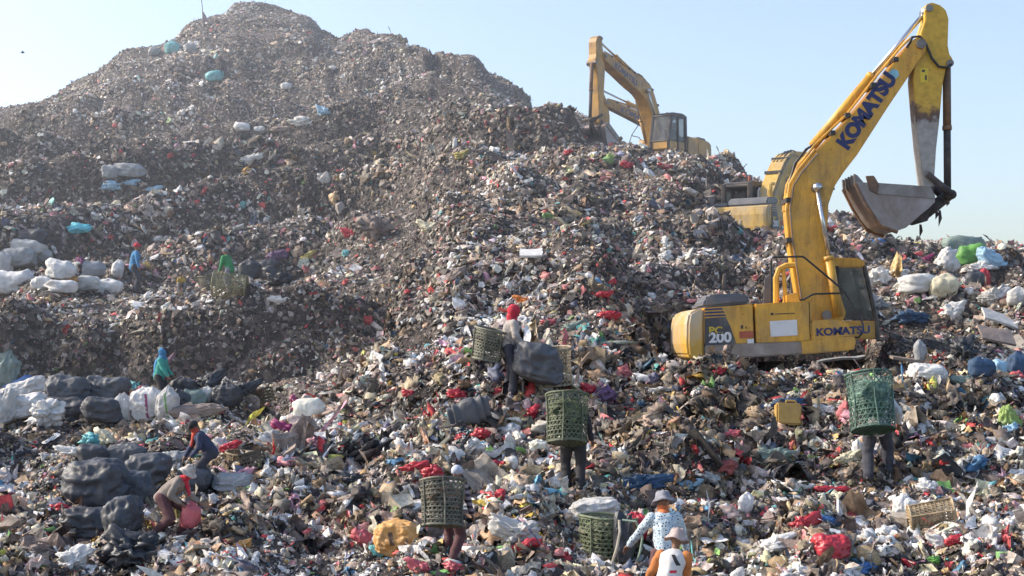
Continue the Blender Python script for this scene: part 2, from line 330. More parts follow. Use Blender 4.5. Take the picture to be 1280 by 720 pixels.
def litter(name, label, n, y0, y1, protos, pw, wcol, lift, seed, px0=-130, px1=1410, dens=1.0, smooth=False, sz=1.0, sig=.5, sat=1.0, bright=1.0, tintc=(1, 1, 1), avoid=False):
    r = np.random.default_rng(seed)
    sel = (cen[:, 1] >= y0) & (cen[:, 1] < y1) & (cpxl > px0) & (cpxl < px1)
    idx = np.nonzero(sel)[0]
    w = area[idx]/size_at(cen[idx, 1])**2
    pick = r.choice(idx, n, p=w/w.sum())
    u = r.random((n, 1)); v_ = r.random((n, 1))
    pos = (C0[pick]*(1-u)+C1[pick]*u)*(1-v_)+(C3[pick]*(1-u)+C2[pick]*u)*v_
    nn = nrm[pick]+r.normal(0, .55, (n, 3)); nn /= np.linalg.norm(nn, axis=1)[:, None]
    a = r.normal(0, 1, (n, 3)); t1 = np.cross(nn, a); t1 /= np.linalg.norm(t1, axis=1)[:, None]; t2 = np.cross(nn, t1)
    s = size_at(pos[:, 1])*np.exp(r.normal(0, sig, n))*sz; s = np.minimum(s, size_at(pos[:, 1])*sz*(2.7 if y0 < 20 else 2.2))
    pi = r.choice(len(protos), n, p=pw/pw.sum())
    lens = np.array([len(p_[0]) for p_ in protos]); stringy = np.isin(lens[pi], (18, 10, 8, 12))
    s = s*np.where(stringy, 1.35 if y0 < 60 else 1.0, 1.0); sn = fbm(pos*np.array([.55, .55, .55]), 2, 83); s = s*np.clip(1+.75*sn, .55, 1.7)
    an = np.exp(r.normal(0, .3, (n, 3))); an[:, 0] *= np.where(stringy, 1.3, 1)
    M = np.stack([t1*(s*an[:, 0])[:, None], t2*(s*an[:, 1])[:, None], nn*(s*an[:, 2])[:, None]], -1)
    pos = pos+nn*(s*lift)[:, None]
    ci = r.choice(len(PALN['c']), n, p=wcol/wcol.sum())
    for ax, ay, ar in AVOID:
        u_ = 640+pos[:, 0]/pos[:, 1]*F; v__ = HY-(pos[:, 2]-CZ)/pos[:, 1]*F
        if name == 'loose_litter' and avoid: s[(np.hypot(u_-ax, v__-ay) < ar)] *= .02; M[np.hypot(u_-ax, v__-ay) < ar] *= .3
    # colours come in drifts: organic brown areas, pale plastic areas
    zone = fbm(pos*np.array([.35, .35, .35]), 2, 71)
    zone2 = fbm(pos*np.array([.9, .9, .9]), 2, 77)
    dark = (r.random(n) < np.clip(-zone*.75, 0, .6)); ci[dark & (ci < 3)] = r.choice([3, 4, 5, 8], (dark & (ci < 3)).sum())
    pale = (r.random(n) < np.clip(zone*.6-.05, 0, .45)); ci[pale & (ci > 2) & (ci < 9)] = r.choice([0, 1, 2, 18], (pale & (ci > 2) & (ci < 9)).sum())
    rp = (r.random(n) < np.clip(zone2*.5-.28, 0, .3)); ci[rp] = r.choice([9, 10, 11, 1, 0], rp.sum())
    c = PALN['c'][ci]*np.exp(r.normal(0, .22, (n, 1)))*(1+r.normal(0, .05, (n, 3)))
    fl_ = flatness[pick]      # relief shading painted into the colour: steep scarps darker, flat benches paler
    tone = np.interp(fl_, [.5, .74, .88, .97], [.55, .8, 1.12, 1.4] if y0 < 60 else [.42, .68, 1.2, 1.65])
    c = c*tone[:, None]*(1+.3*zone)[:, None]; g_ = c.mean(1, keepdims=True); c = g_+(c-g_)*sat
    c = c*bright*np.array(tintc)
    c = np.clip(c, .01, .8)
    vs, fs, cs, sm = [], [], [], []; base = 0
    for k, (pv, pf) in enumerate(protos):
        mm = np.nonzero(pi == k)[0]
        if not len(mm): continue
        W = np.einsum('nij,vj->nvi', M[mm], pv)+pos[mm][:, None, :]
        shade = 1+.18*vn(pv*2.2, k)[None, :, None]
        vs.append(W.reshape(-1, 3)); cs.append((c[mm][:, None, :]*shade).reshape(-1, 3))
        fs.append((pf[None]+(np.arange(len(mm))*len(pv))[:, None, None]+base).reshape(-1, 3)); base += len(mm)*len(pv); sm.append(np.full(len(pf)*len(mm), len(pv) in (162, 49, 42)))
    me = np_mesh(name, np.concatenate(vs), np.concatenate(fs), smooth=smooth, col=np.concatenate(cs))
    me.polygons.foreach_set('use_smooth', np.concatenate(sm))
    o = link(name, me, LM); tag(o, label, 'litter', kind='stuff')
    return o
def litter_mat():
    m, nt, b = nodes('loose_litter'); L = nt.links
    a = N(nt, 'ShaderNodeVertexColor', layer_name='tint'); g = N(nt, 'ShaderNodeNewGeometry')
    n = N(nt, 'ShaderNodeTexNoise', Scale=9, Detail=6, Roughness=.7); L.new(g.outputs['Position'], n.inputs['Vector'])
    r = ramp(nt, [(.32, (.42, .39, .36)), (.62, (1.08, 1.07, 1.06))]); L.new(n.outputs['Fac'], r.inputs['Fac'])
    mx = N(nt, 'ShaderNodeMix', data_type='RGBA', blend_type='MULTIPLY'); mx.inputs[0].default_value = 1
    L.new(a.outputs['Color'], mx.inputs[6]); L.new(r.outputs['Color'], mx.inputs[7]); L.new(mx.outputs[2], b.inputs['Base Color'])
    b.inputs['Roughness'].default_value = .55; b.inputs['Specular IOR Level'].default_value = .35
    n3 = N(nt, 'ShaderNodeTexNoise', Scale=45, Detail=4, Roughness=.7, Distortion=.6); L.new(g.outputs['Position'], n3.inputs['Vector'])
    bp = N(nt, 'ShaderNodeBump', Strength=.7, Distance=.02); L.new(n3.outputs['Fac'], bp.inputs['Height']); L.new(bp.outputs['Normal'], b.inputs['Normal'])
    return m
LM = litter_mat()
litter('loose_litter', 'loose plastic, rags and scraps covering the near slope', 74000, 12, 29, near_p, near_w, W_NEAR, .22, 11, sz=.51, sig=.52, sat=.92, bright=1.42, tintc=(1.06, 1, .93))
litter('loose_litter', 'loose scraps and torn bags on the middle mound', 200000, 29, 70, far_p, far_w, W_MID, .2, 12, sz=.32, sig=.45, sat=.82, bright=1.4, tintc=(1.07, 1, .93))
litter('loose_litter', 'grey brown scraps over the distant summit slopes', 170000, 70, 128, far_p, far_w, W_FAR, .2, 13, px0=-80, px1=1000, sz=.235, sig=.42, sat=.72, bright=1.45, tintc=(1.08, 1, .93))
film_p = [sheet(8, s+23, .75, .35+.12*s) for s in range(6)]+[strip(14, s*1.9, .10) for s in range(5)]+[crumple(3, s+80, .5, 1.6, .3, 1.1) for s in range(4)]
film_w = np.array([3.0]*6+[2.2]*5+[2.5]*4)
W_FILM = np.array([6,8,9,10,9,8,9,7,5,1.2,1.0,.5,1,1,.4,.4,1.5,3,6,.8])
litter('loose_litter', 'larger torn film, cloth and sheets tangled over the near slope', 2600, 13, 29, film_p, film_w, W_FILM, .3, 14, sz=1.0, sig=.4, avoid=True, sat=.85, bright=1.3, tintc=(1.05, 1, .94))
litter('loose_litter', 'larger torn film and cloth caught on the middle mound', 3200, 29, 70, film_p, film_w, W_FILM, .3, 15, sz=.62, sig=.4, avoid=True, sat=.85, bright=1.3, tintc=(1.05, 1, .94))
# ------------------------------------------------------------------ mesh helpers
class MB:
    def __init__(s): s.v = []; s.f = []
    def add(s, v, f):
        b = len(s.v); s.v += [tuple(x) for x in v]; s.f += [tuple(i+b for i in x) for x in f]; return s
    def box(s, c, sz, rot=None):
        M = rot.to_matrix() if rot is not None else Matrix.Identity(3)
        v = [Vector(c)+M @ Vector((x*sz[0]/2, y*sz[1]/2, z*sz[2]/2)) for x in (-1, 1) for y in (-1, 1) for z in (-1, 1)]
        return s.add(v, [(0, 1, 3, 2), (4, 6, 7, 5), (0, 4, 5, 1), (2, 3, 7, 6), (0, 2, 6, 4), (1, 5, 7, 3)])
    def tube(s, pts, r, n=8, cap=True):
        pts = [Vector(p) for p in pts]; rs = r if isinstance(r, (list, tuple)) else [r]*len(pts)
        up = None; rings = []
        for i, p in enumerate(pts):
            t = (pts[min(i+1, len(pts)-1)]-pts[max(i-1, 0)]).normalized()
            if up is None: up = t.orthogonal().normalized()
            up = (up-t*up.dot(t)); up = up.normalized() if up.length > 1e-6 else t.orthogonal().normalized()
            b = t.cross(up)
            rings.append([p+(up*math.cos(2*math.pi*k/n)+b*math.sin(2*math.pi*k/n))*rs[i] for k in range(n)])
        v = [x for r_ in rings for x in r_]; f = []
        for i in range(len(pts)-1):
            for k in range(n): f.append((i*n+k, i*n+(k+1) % n, (i+1)*n+(k+1) % n, (i+1)*n+k))
        if cap: f += [tuple(reversed(range(n))), tuple(range((len(pts)-1)*n, len(pts)*n))]
        return s.add(v, f)
    def prism(s, poly, y0, y1):
        """side profile (x, z) pushed along y"""
        n = len(poly); v = [(x, y0, z) for x, z in poly]+[(x, y1, z) for x, z in poly]
        return s.add(v, [tuple(range(n)), tuple(reversed(range(n, 2*n)))]+[(i, i+n, (i+1) % n+n, (i+1) % n) for i in range(n)])
    def ell(s, c, r, n=2, rot=None):
        v, f = ICO[n]; M = rot.to_matrix() if rot is not None else Matrix.Identity(3)
        return s.add([Vector(c)+M @ Vector((a[0]*r[0], a[1]*r[1], a[2]*r[2])) for a in v], [tuple(int(i) for i in x) for x in f])
    def cone(s, a, b, ra, rb, n=10):
        a = Vector(a); b = Vector(b)
        s.ell(a, (ra,)*3); s.ell(b, (rb,)*3); return s.tube([a, b], [ra, rb], n)
    def mesh(s, name, bevel=0, smooth=False):
        me = bpy.data.meshes.new(name); me.from_pydata([tuple(x) for x in s.v], [], s.f); me.update()
        bm = bmesh.new(); bm.from_mesh(me)
        bmesh.ops.recalc_face_normals(bm, faces=bm.faces)
        if bevel:
            es = [e for e in bm.edges if len(e.link_faces) == 2 and e.calc_face_angle(0) > .5]
            try: bmesh.ops.bevel(bm, geom=es, offset=bevel, segments=2, affect='EDGES', clamp_overlap=True)
            except Exception: pass
        bm.to_mesh(me); bm.free()
        if smooth: me.polygons.foreach_set('use_smooth', [True]*len(me.polygons))
        return me
    def build(s, name, mt, parent=None, bevel=0, smooth=False):
        return link(name, s.mesh(name, bevel, smooth), mt, parent)
def remeshed(mb, name, voxel, mt, parent, disp=0, dscale=6, seed=0, post=None):
    """one continuous skin over overlapping limbs"""
    me = mb.mesh(name); o = bpy.data.objects.new(name, me); COL.objects.link(o)
    md = o.modifiers.new('r', 'REMESH'); md.mode = 'VOXEL'; md.voxel_size = voxel
    sm = o.modifiers.new('s', 'SMOOTH'); sm.iterations = 3; sm.factor = .5
    dg = bpy.context.evaluated_depsgraph_get(); dg.update()
    m2 = bpy.data.meshes.new_from_object(o.evaluated_get(dg)); bpy.data.objects.remove(o); bpy.data.meshes.remove(me)
    m2.name = name; n = len(m2.vertices); co = np.empty(n*3, np.float32); m2.vertices.foreach_get('co', co); co = co.reshape(-1, 3)
    if disp:
        no = np.empty(n*3, np.float32); m2.vertices.foreach_get('normal', no); no = no.reshape(-1, 3)
        fold = (1-2*np.abs(vn(co*np.array([dscale, dscale, dscale*1.8])+seed, seed)))+.6*vn(co*dscale*2.3, seed+3)
        co = co+no*(fold*disp)[:, None]
    m2.vertices.foreach_set('co', co.astype(np.float32).ravel()); m2.update()
    m2.polygons.foreach_set('use_smooth', [True]*len(m2.polygons)); m2.materials.clear()
    return link(name, m2, mt, parent)

# ------------------------------------------------------------------ materials for things
YEL = (.70, .37, .045); GREY = (.20, .19, .185)
def paint(name, col, dirt, amt, rough=.42):
    if name in MATS: return MATS[name]
    m = mat(name, col, rough, 0, .16, 1.6, dirt, amt, .08, 60); nt = m.node_tree; L = nt.links; b = nt.nodes['Principled BSDF']
    src = b.inputs['Base Color'].links[0].from_socket; tc = N(nt, 'ShaderNodeTexCoord'); mp = N(nt, 'ShaderNodeMapping'); mp.inputs['Scale'].default_value = (5, 5, .9)
    L.new(tc.outputs['Object'], mp.inputs['Vector']); n = N(nt, 'ShaderNodeTexNoise', Scale=1.6, Detail=8, Roughness=.7); L.new(mp.outputs[0], n.inputs['Vector'])
    r = ramp(nt, [(.34, (.72, .68, .64)), (.5, (1, 1, 1))]); L.new(n.outputs['Fac'], r.inputs['Fac'])
    n2 = N(nt, 'ShaderNodeTexNoise', Scale=26, Detail=3); L.new(tc.outputs['Object'], n2.inputs['Vector']); r2 = ramp(nt, [(.27, (.35, .28, .24)), (.33, (1, 1, 1))]); L.new(n2.outputs['Fac'], r2.inputs['Fac'])
    for q_ in (r, r2):
        mx = N(nt, 'ShaderNodeMix', data_type='RGBA', blend_type='MULTIPLY'); mx.inputs[0].default_value = 1; L.new(src, mx.inputs[6]); L.new(q_.outputs[0], mx.inputs[7]); src = mx.outputs[2]
    L.new(src, b.inputs['Base Color']); return m
M_yel = paint('yellow_paint', YEL, (.36, .23, .09), .42)
M_yel2 = paint('dusty_yellow_paint', (.62, .39, .08), (.32, .28, .22), .62, .6)
M_yel3 = paint('warm_yellow_paint', (.60, .32, .045), (.28, .17, .07), .72)
M_dark = mat('dark_metal', (.045, .043, .045), .5, .3, .3, 5, (.14, .11, .09), .5, .1)
M_steel = mat('worn_steel', (.30, .285, .28), .5, .5, .2, 3, (.17, .13, .11), .8, .15)
M_rod = mat('chrome_rod', (.62, .62, .62), .22, .9, .08, 5, None, 0, 0)
M_grease = mat('greasy_metal', (.05, .042, .042), .75, .2, .4, 14, (.12, .10, .09), .6, .6, 40)
M_panel = mat('charcoal_panel', (.065, .062, .07), .5, 0, .15, 3, (.18, .16, .14), .3, .05)
M_hood = mat('grey_hood', (.10, .11, .135), .45, 0, .15, 2, (.2, .19, .18), .4, .05)
M_mud = mat('dirty_skirt', (.34, .30, .27), .8, 0, .3, 2.5, (.22, .17, .13), .8, .3, 25)
M_blue = mat('navy_lettering', (.02, .03, .12), .5, 0, .1, 5, None, 0, 0)
M_white = mat('white_label', (.68, .68, .68), .5, 0, .08, 5, None, 0, 0)
M_red = mat('red_label', (.42, .10, .05), .5, 0, .2, 5, None, 0, 0)
M_rub = mat('black_hose', (.025, .024, .026), .45, 0, .2, 8, None, 0, 0)
M_sky = mat('blue_sticker', (.22, .45, .55), .5, 0, .3, 8, None, 0, 0)
def glass_mat():
    m, nt, b = nodes('cab_glass'); b.inputs['Base Color'].default_value = (.10, .125, .13, 1); b.inputs['Roughness'].default_value = .12
    b.inputs['Alpha'].default_value = .55; b.inputs['Specular IOR Level'].default_value = .7
    t = N(nt, 'ShaderNodeTexCoord'); n = N(nt, 'ShaderNodeTexNoise', Scale=2.5, Detail=5); nt.links.new(t.outputs['Object'], n.inputs['Vector'])
    r = ramp(nt, [(.4, (.025, .03, .034)), (.65, (.13, .15, .15))]); nt.links.new(n.outputs['Fac'], r.inputs['Fac']); nt.links.new(r.outputs['Color'], b.inputs['Base Color'])
    return m
M_glass = glass_mat()
def text(s, size, mt, parent, loc, rot, name='lettering', bold=.03, space=1.0, sx=1.0):
    c = bpy.data.curves.new(name, 'FONT'); c.body = s; c.size = size; c.extrude = .002; c.offset = bold*size; c.space_character = space; c.align_x = 'LEFT'
    o = bpy.data.objects.new(name, c); COL.objects.link(o)
    dg = bpy.context.evaluated_depsgraph_get(); dg.update(); me = bpy.data.meshes.new_from_object(o.evaluated_get(dg))
    bpy.data.objects.remove(o); me.materials.clear(); o = link(name, me, mt, parent); o.matrix_local = Matrix.LocRotScale(Vector(loc), rot, Vector((sx, 1, 1)))
    return o

# ------------------------------------------------------------------ excavator
E0 = P(985, 458, 29.35)                    # slew centre of the near machine
def ex(px, py, Y): v = P(px, py, Y)-E0; return (v.x, v.z)
NS = 28.0; BM = 29.05; CB = 29.75
def poly(pts, Y): return [ex(a, b, Y) for a, b in pts]
def rot2(p, c, a):
    x = p[0]-c[0]; z = p[1]-c[1]; return (c[0]+x*math.cos(a)-z*math.sin(a), c[1]+x*math.sin(a)+z*math.cos(a))
def cyl(root, name, a, b, y, rb, rr, frac, mb_mat, rod_mat, dirt=None):
    A = Vector((a[0], y, a[1])); B = Vector((b[0], y, b[1])); m = A.lerp(B, frac)
    o = MB().tube([A, m], rb, 14).tube([m-(m-A).normalized()*.09, m], rb*1.16, 14).build(name, mb_mat, root, 0, True)
    MB().tube([m, B], rr, 12).tube([B+Vector((0, -rb*1.1, 0)), B+Vector((0, rb*1.1, 0))], rb*.95, 12).build('rod', rod_mat, o, 0, True)
    return o
def excavator(label, loc, rz, db=0, da=0, dk=0, yel=M_yel, body=M_yel, letters=True, dirty=False, tilt=0):
    root = empty('excavator', loc, rz); tag(root, label, 'excavator')
    root.rotation_euler = (0, R(tilt), rz)
    y0 = -1.35; y1 = 1.35
    # --- undercarriage
    for s in (-1, 1):
        t = MB(); pts = [(-1.9, -.55), (-1.65, -.25), (1.65, -.25), (1.9, -.55), (1.65, -.98), (-1.65, -.98)]
        t.prism(pts, s*1.12-.25, s*1.12+.25); tr = t.build('track', M_grease, root, .06)
        sh = MB()
        for k in range(22): sh.box((-1.65+k*.157, s*1.12, -.235), (.12, .56, .05))
        sh.build('shoe', M_grease, tr)
    MB().tube([(0, 0, -.5), (0, 0, .1)], .62, 20).build('slew_ring', M_grease, root)
    MB().prism([(-1.5, -.55), (1.5, -.55), (1.2, -.3), (-1.2, -.3)], -.9, .9).build('car_body', M_grease, root, .03)
    # --- house
    skirt = poly([(881, 431), (1000, 427), (1062, 421), (1062, 436), (1040, 440), (991, 443.5), (881, 450)], NS)
    MB().prism(skirt, y0-.015, y1).build('skirt', M_mud, root, .025)
    MB().prism(poly([(1000, 427), (1066, 419.5), (1070, 424), (1068, 437), (1040, 440), (1002, 443)], NS), y0-.03, y0+.2).build('skirt', body, root, .02)
    h = MB()
    h.prism(poly([(880.5, 385), (941, 380), (943, 429.5), (880.5, 431)], NS), y0+.012, y1)
    h.build('rear_panel', body, root, .02)
    MB().prism(poly([(943.8, 380), (1012, 376), (1013.5, 426.5), (945.5, 429.5)], NS), y0, -.35).build('door', body, root, .02)
    MB().prism(poly([(943.8, 382), (1005, 378), (1005, 427), (943.8, 430)], NS), .32, y1).build('side_panel', body, root, .02)
    MB().prism(poly([(1014.3, 401), (1040, 399), (1057, 402), (1066, 409), (1068, 421.5), (1015, 426.5)], NS), y0-.01, -.35).build('tool_box', body, root, .025)
    MB().prism(poly([(1013, 376.5), (1000, 377), (1000, 427), (1015, 426.5), (1014, 400), (1016, 384)], NS), y0+.02, -.35).build('front_panel', body, root, .01)
    # counterweight, rounded in plan
    cw = poly([(880, 385), (868, 386.5), (856, 391.5), (852.5, 405), (852, 430), (854, 444), (860, 450), (880, 450.5)], NS)
    c = MB(); n = len(cw); ys = [(-1.33, .0), (-1.2, .55), (-.9, .85), (0, 1.0), (.9, .85), (1.2, .55), (1.33, 0)]
    xm = cw[0][0]; vs = []
    for yy, kx in ys:
        for (x, z) in cw: vs.append((xm+(x-xm)*(.74+.19*kx) if x < xm-.01 else x, yy, z))
    fs = [tuple(range(n)), tuple(reversed(range((len(ys)-1)*n, len(ys)*n)))]
    for i in range(len(ys)-1):
        for k in range(n): fs.append((i*n+k, (i+1)*n+k, (i+1)*n+(k+1) % n, i*n+(k+1) % n))
    c.add(vs, fs); c.build('counterweight', mat('worn_yellow_weight', (.62, .36, .06), .5, 0, .15, 1.6, (.50, .46, .40), .62, .1) if not dirty else M_yel2, root, .04)
    MB().prism(poly([(880, 384.5), (882, 373), (887, 368), (930, 366), (936, 369), (940, 379)], NS), y0+.15, .2).build('engine_hood', M_hood, root, .05)
    MB().prism(poly([(885, 384.5), (886, 376), (935, 373), (938, 380)], NS), .25, y1-.1).build('engine_hood', M_hood, root, .04)
    # decals
    yd = y0-.006
    dc = MB(); dc.prism(poly([(880.8, 398), (907, 396), (913, 408), (919, 425), (920, 430.5), (880.8, 431.5)], NS), yd+.015, yd+.011); dc.build('decal_panel', M_panel, root)
    for a in (386.5, 390.5, 394.5): MB().prism(poly([(880.8, a-.4), (902+(a-386)*.45, a-1.6), (904+(a-386)*.45, a+.2), (880.8, a+1.5)], NS), yd+.015, yd+.011).build('stripe', M_blue, root)
    fx = lambda s_, px, py, size, mt, ang=0, **k: text(s_, size, mt, root, (ex(px, py, NS)[0], k.pop('yy', yd+.006), ex(px, py, NS)[1]), Euler((R(90), -R(ang), 0)), **k)
    fx('PC', 886, 417.5, .20, paint('yellow_lettering', (.6, .45, .05), (.3, .25, .1), .1), 1.5, bold=.03, sx=1.15)
    fx('200', 886.5, 428, .27, M_white, 2, bold=.04, sx=1.1)
    yd2 = y0-.016
    MB().prism(poly([(962, 401.5), (996, 399.5), (997, 419), (963.5, 421)], NS), yd2+.012, yd2+.008).build('white_sheet', M_white, root)
    lg = MB().prism(poly([(924, 414.5), (942, 413.5), (942, 422), (924.5, 423)], NS), yd+.015, yd+.011); lg.build('warning_label', M_red, root)
    MB().prism(poly([(934, 424), (942.5, 423.5), (942.5, 429), (934.5, 429.4)], NS), yd+.015, yd+.011).build('small_label', M_white, root)
    MB().prism(poly([(926, 406.5), (929, 406.3), (929, 411), (926, 411.2)], NS), yd+.015, yd+.011).build('small_mark', M_dark, root); MB().prism(poly([(932, 408), (933.5, 408), (933.5, 411), (932, 411)], NS), yd+.015, yd+.011).build('small_mark', M_dark, root)
    MB().prism(poly([(969, 392), (994, 391), (994, 392), (969, 393)], NS), yd2+.012, yd2+.008).build('small_mark', M_dark, root)
    MB().tube([(ex(965, 392.5, NS)[0], y0-.012, ex(965, 392.5, NS)[1]), (ex(965, 392.5, NS)[0], y0+.01, ex(965, 392.5, NS)[1])], .028, 12).build('lock', M_dark, root)
    if letters:
        fx('KOMATSU', 1020, 419.7, .205, M_blue, 3, bold=.035, sx=1.12, yy=y0-.02)
        fx("'", 1051, 418, .2, M_blue, 3, bold=.03, yy=y0-.02)
    # --- cab on the far side of the boom
    fr = MB(); cabp = poly([(1046, 327), (1050, 324.5), (1072, 325.5), (1080, 330), (1088, 364), (1096, 401), (1097, 424), (1046, 430)], CB)
    Ya, Yb = .42, 1.38
    def cabpost(p, q, r=.045):
        r = r*1.5 if dirty else r
        for yy in (Ya, Yb): fr.tube([(p[0], yy, p[1]), (q[0], yy, q[1])], r, 6)
    rear = poly([(1003, 330), (1003, 425)], CB); xr, zr = rear[0]
    ft = cabp[3]; fm = cabp[5]; fb = cabp[6]; zt = cabp[1][1]
    cabpost((xr, zt-.06), (xr, fb[1]), .06); cabpost((ft[0], ft[1]), fm, .05); cabpost(fm, fb, .05)
    cabpost(ex(1046, 328, CB), ex(1046, 425, CB), .05)
    if dirty: fr.box(((xr+fm[0])/2, Yb-.03, fm[1]+.12), (fm[0]-xr, .04, .25))
    for p in ((ft[0], ft[1]), fm, (xr, zt-.06)): fr.tube([(p[0], Ya, p[1]), (p[0], Yb, p[1])], .045, 6)
    cab = fr.build('cab', M_dark, root, 0)
    MB().prism([(xr-.05, zt-.1), (xr, zt+.0), (xr+.3, zt+.05), (ft[0]-.1, zt+.03), (ft[0]+.04, ft[1]+.02), (ft[0]+.03, ft[1]-.07), (xr-.05, zt-.17)], Ya-.05, Yb+.05).build('cab_roof', body if not dirty else M_dark, cab, .03)
    MB().prism([(xr, fm[1]), fm, fb, (xr, fb[1])], Ya-.01, Yb+.01).build('cab_base', body, cab, .03)
    MB().prism([ex(1047, 334, CB), ex(1077, 334, CB), ex(1093, 399, CB), ex(1057, 399, CB)], Ya-.012, Ya-.004).build('window', M_glass, cab)
    MB().prism([(xr+.06, zt-.15), ex(1044, 334, CB), ex(1044, 399, CB), (xr+.06, fm[1]+.03)], Ya-.012, Ya-.004).build('window', M_glass, cab)
    MB().prism([(xr+.06, zt-.15), ex(1077, 334, CB), ex(1093, 399, CB), (xr+.06, fm[1]+.03)], Yb+.004, Yb+.012).build('window', M_glass, cab)
    g = MB(); g.add([(ft[0]+.02, Ya+.05, ft[1]-.05), (ft[0]+.02, Yb-.05, ft[1]-.05), (fm[0]+.03, Yb-.05, fm[1]+.05), (fm[0]+.03, Ya+.05, fm[1]+.05)], [(0, 1, 2, 3)]); g.build('windscreen', M_glass, cab)
    sx = xr+.55
    MB().box((sx, .9, fm[1]+.28), (.5, .5, .14)).box((sx-.24, .9, fm[1]+.62), (.14, .46, .66)).build('seat', M_rub, cab, .03)
    MB().tube([(xr+.2, Ya+.1, zt+.05), (xr+.2, Ya+.1, zt+.2)], .05, 8).build('beacon', M_red, cab)
    # --- rails, brackets, mirrors
    hr = MB(); Z3 = lambda px, py, y=y0+.05: (ex(px, py, NS)[0], y, ex(px, py, NS)[1])
    hr.tube([Z3(965, 378), Z3(964.5, 326), Z3(966, 321.5), Z3(1002, 320.5), Z3(1006, 321.5), Z3(1053, 361), Z3(1058, 367), Z3(1078, 401), Z3(1079.5, 406), Z3(1079, 416), Z3(1074, 421.5), Z3(1066, 422)], .021, 6)
    hr.build('handrail', M_rub, root); hr = MB(); hr.tube([Z3(1000, 375), Z3(1006, 374), Z3(1015, 368.5), Z3(1020, 367.3), Z3(1055, 366.3)], .021, 6)
    hr.build('handrail', M_rub, root)
    br = MB(); br.tube([Z3(979, 378, -.6), Z3(979, 345, -.6), Z3(983, 334, -.6), Z3(991, 329.5, -.6), Z3(1003, 328.5, -.6)], .06, 6)
    br.tube([Z3(992, 378, -.6), Z3(988, 334, -.6)], .045, 6); br.prism(poly([(990, 368), (1004, 364), (1006, 377), (990, 378)], NS), -.8, -.4)
    br.build('bracket', yel, root)
    MB().prism(poly([(966, 378), (968, 345), (976, 338), (979, 378)], NS), -.3, -.26).build('mesh_guard', M_hood, root)
    # --- boom
    Fp = ex(1033, 394, BM)
    rb = lambda p: rot2(p, Fp, db)
    bp = [(1000, 375), (994, 335), (988.5, 300), (985.5, 268), (986, 245), (990, 228), (999, 214), (1021, 188), (1060, 148), (1100, 100), (1130, 62), (1143, 48.5), (1151, 45.5), (1158, 50), (1160.5, 57), (1156, 66), (1141, 88), (1110, 134), (1072, 193), (1055, 215), (1044, 232), (1036, 255), (1033.5, 290), (1037, 315), (1047, 355), (1058, 392), (1052, 404), (1034, 409), (1014, 404), (1003, 390)]
    B = [rb(p) for p in poly(bp, BM)]
    bo = MB().prism(B, -.29, .29).build('boom', yel, root, .02)
    def flange(pts, name, y, mt, par, r):
        q_ = [rb(ex(a, b_, BM)) for a, b_ in pts]; return MB().tube([(x, y, z) for x, z in q_], r, 6).build(name, mt, par)
    flange([(999, 375), (987, 300), (984, 262), (988, 230), (998, 213), (1020, 186)], 'pipe', -.24, yel, bo, .032)
    flange([(1002, 375), (990.5, 300), (987.5, 262), (991.5, 233), (1001, 217), (1022, 192)], 'pipe', -.315, M_steel, bo, .014)
    for k, yy in enumerate((-.2, -.08, .08, .2)):
        flange([(984.5, 262), (989, 228), (998+k, 209-k*1.5), (1019+k*2, 181-k), (1060, 142-k*2), (1098, 93-k), (1128, 58), (1140, 46)], 'pipe', yy, yel, bo, .024)
    for (a, b_) in ((1060, 144), (1092, 106), (1041, 166), (1120, 74), (986, 250), (986.5, 300)):
        x, z = rb(ex(a, b_, BM)); MB().box((x, 0, z), (.1, .62, .1)).build('pipe_clamp', M_dark, bo)
    for (a, b_, y) in ((1151, 55, 0), (1020, 235, 0), (1033, 394, 0)):
        x, z = rb(ex(a, b_, BM)); MB().tube([(x, -.36, z), (x, .36, z)], .1, 16).tube([(x, -.375, z), (x, .375, z)], .06, 12).build('pin', M_steel, bo)
    # --- boom cylinders
    for s in (-1, 1):
        cyl(root, 'boom_cylinder', ex(1047, 396, BM), rb(ex(1020, 235, BM)), s*.40, .095, .05, .47, yel, M_rod)
    # lettering on the boom
    if letters:
        a0 = rb(ex(1059, 187.5, BM)); a1 = rb(ex(1121, 98, BM)); an = math.atan2(a1[1]-a0[1], a1[0]-a0[0])
        for side in ((-1,)):
            t = text('KOMATSU', .40, M_blue, bo, (a0[0], -.297, a0[1]), Euler((R(90), -an, 0)), bold=.065, sx=.80)
            w_ = max(v.co.x for v in t.data.vertices); L_ = math.hypot(a1[0]-a0[0], a1[1]-a0[1]); t.scale = (L_/w_, 1, 1)
    if dirty:
        a0 = Vector((*rb(ex(1121, 96, BM)), 0)); a1 = Vector((*rb(ex(1062, 180, BM)), 0)); d_ = (a1-a0).normalized(); X_ = Vector((d_.x, 0, d_.y)); Z_ = Vector((0, 1, 0)); Y_ = Z_.cross(X_)
        t = text('KOMATSU', .42, mat('faded_lettering', (.10, .10, .16), .6, 0, .2), bo, (0, 0, 0), Euler((0, 0, 0)), bold=.04); o0 = Vector((a0.x, .297, a0.y))-Y_*.15
        t.matrix_local = Matrix.Translation(o0) @ Matrix((X_, Y_, Z_)).transposed().to_4x4()
        xw = min(v[0] for v in vs); t = text('KOMATSU', .30, mat('pale_faded_lettering', (.42, .40, .36), .7, 0, .2), root, (xw-.012, .95, ex(0, 428, NS)[1]), Euler((R(90), 0, R(-90))), bold=.03)
    sx_, sz_ = rb(ex(1117.5, 92.5, BM)); MB().tube([(sx_, -.299, sz_), (sx_, -.294, sz_)], .11, 6).build('sticker', M_sky, bo)
    # --- arm
    Q0 = ex(1151, 55, BM); Q1 = rb(Q0); dx, dz = Q1[0]-Q0[0], Q1[1]-Q0[1]
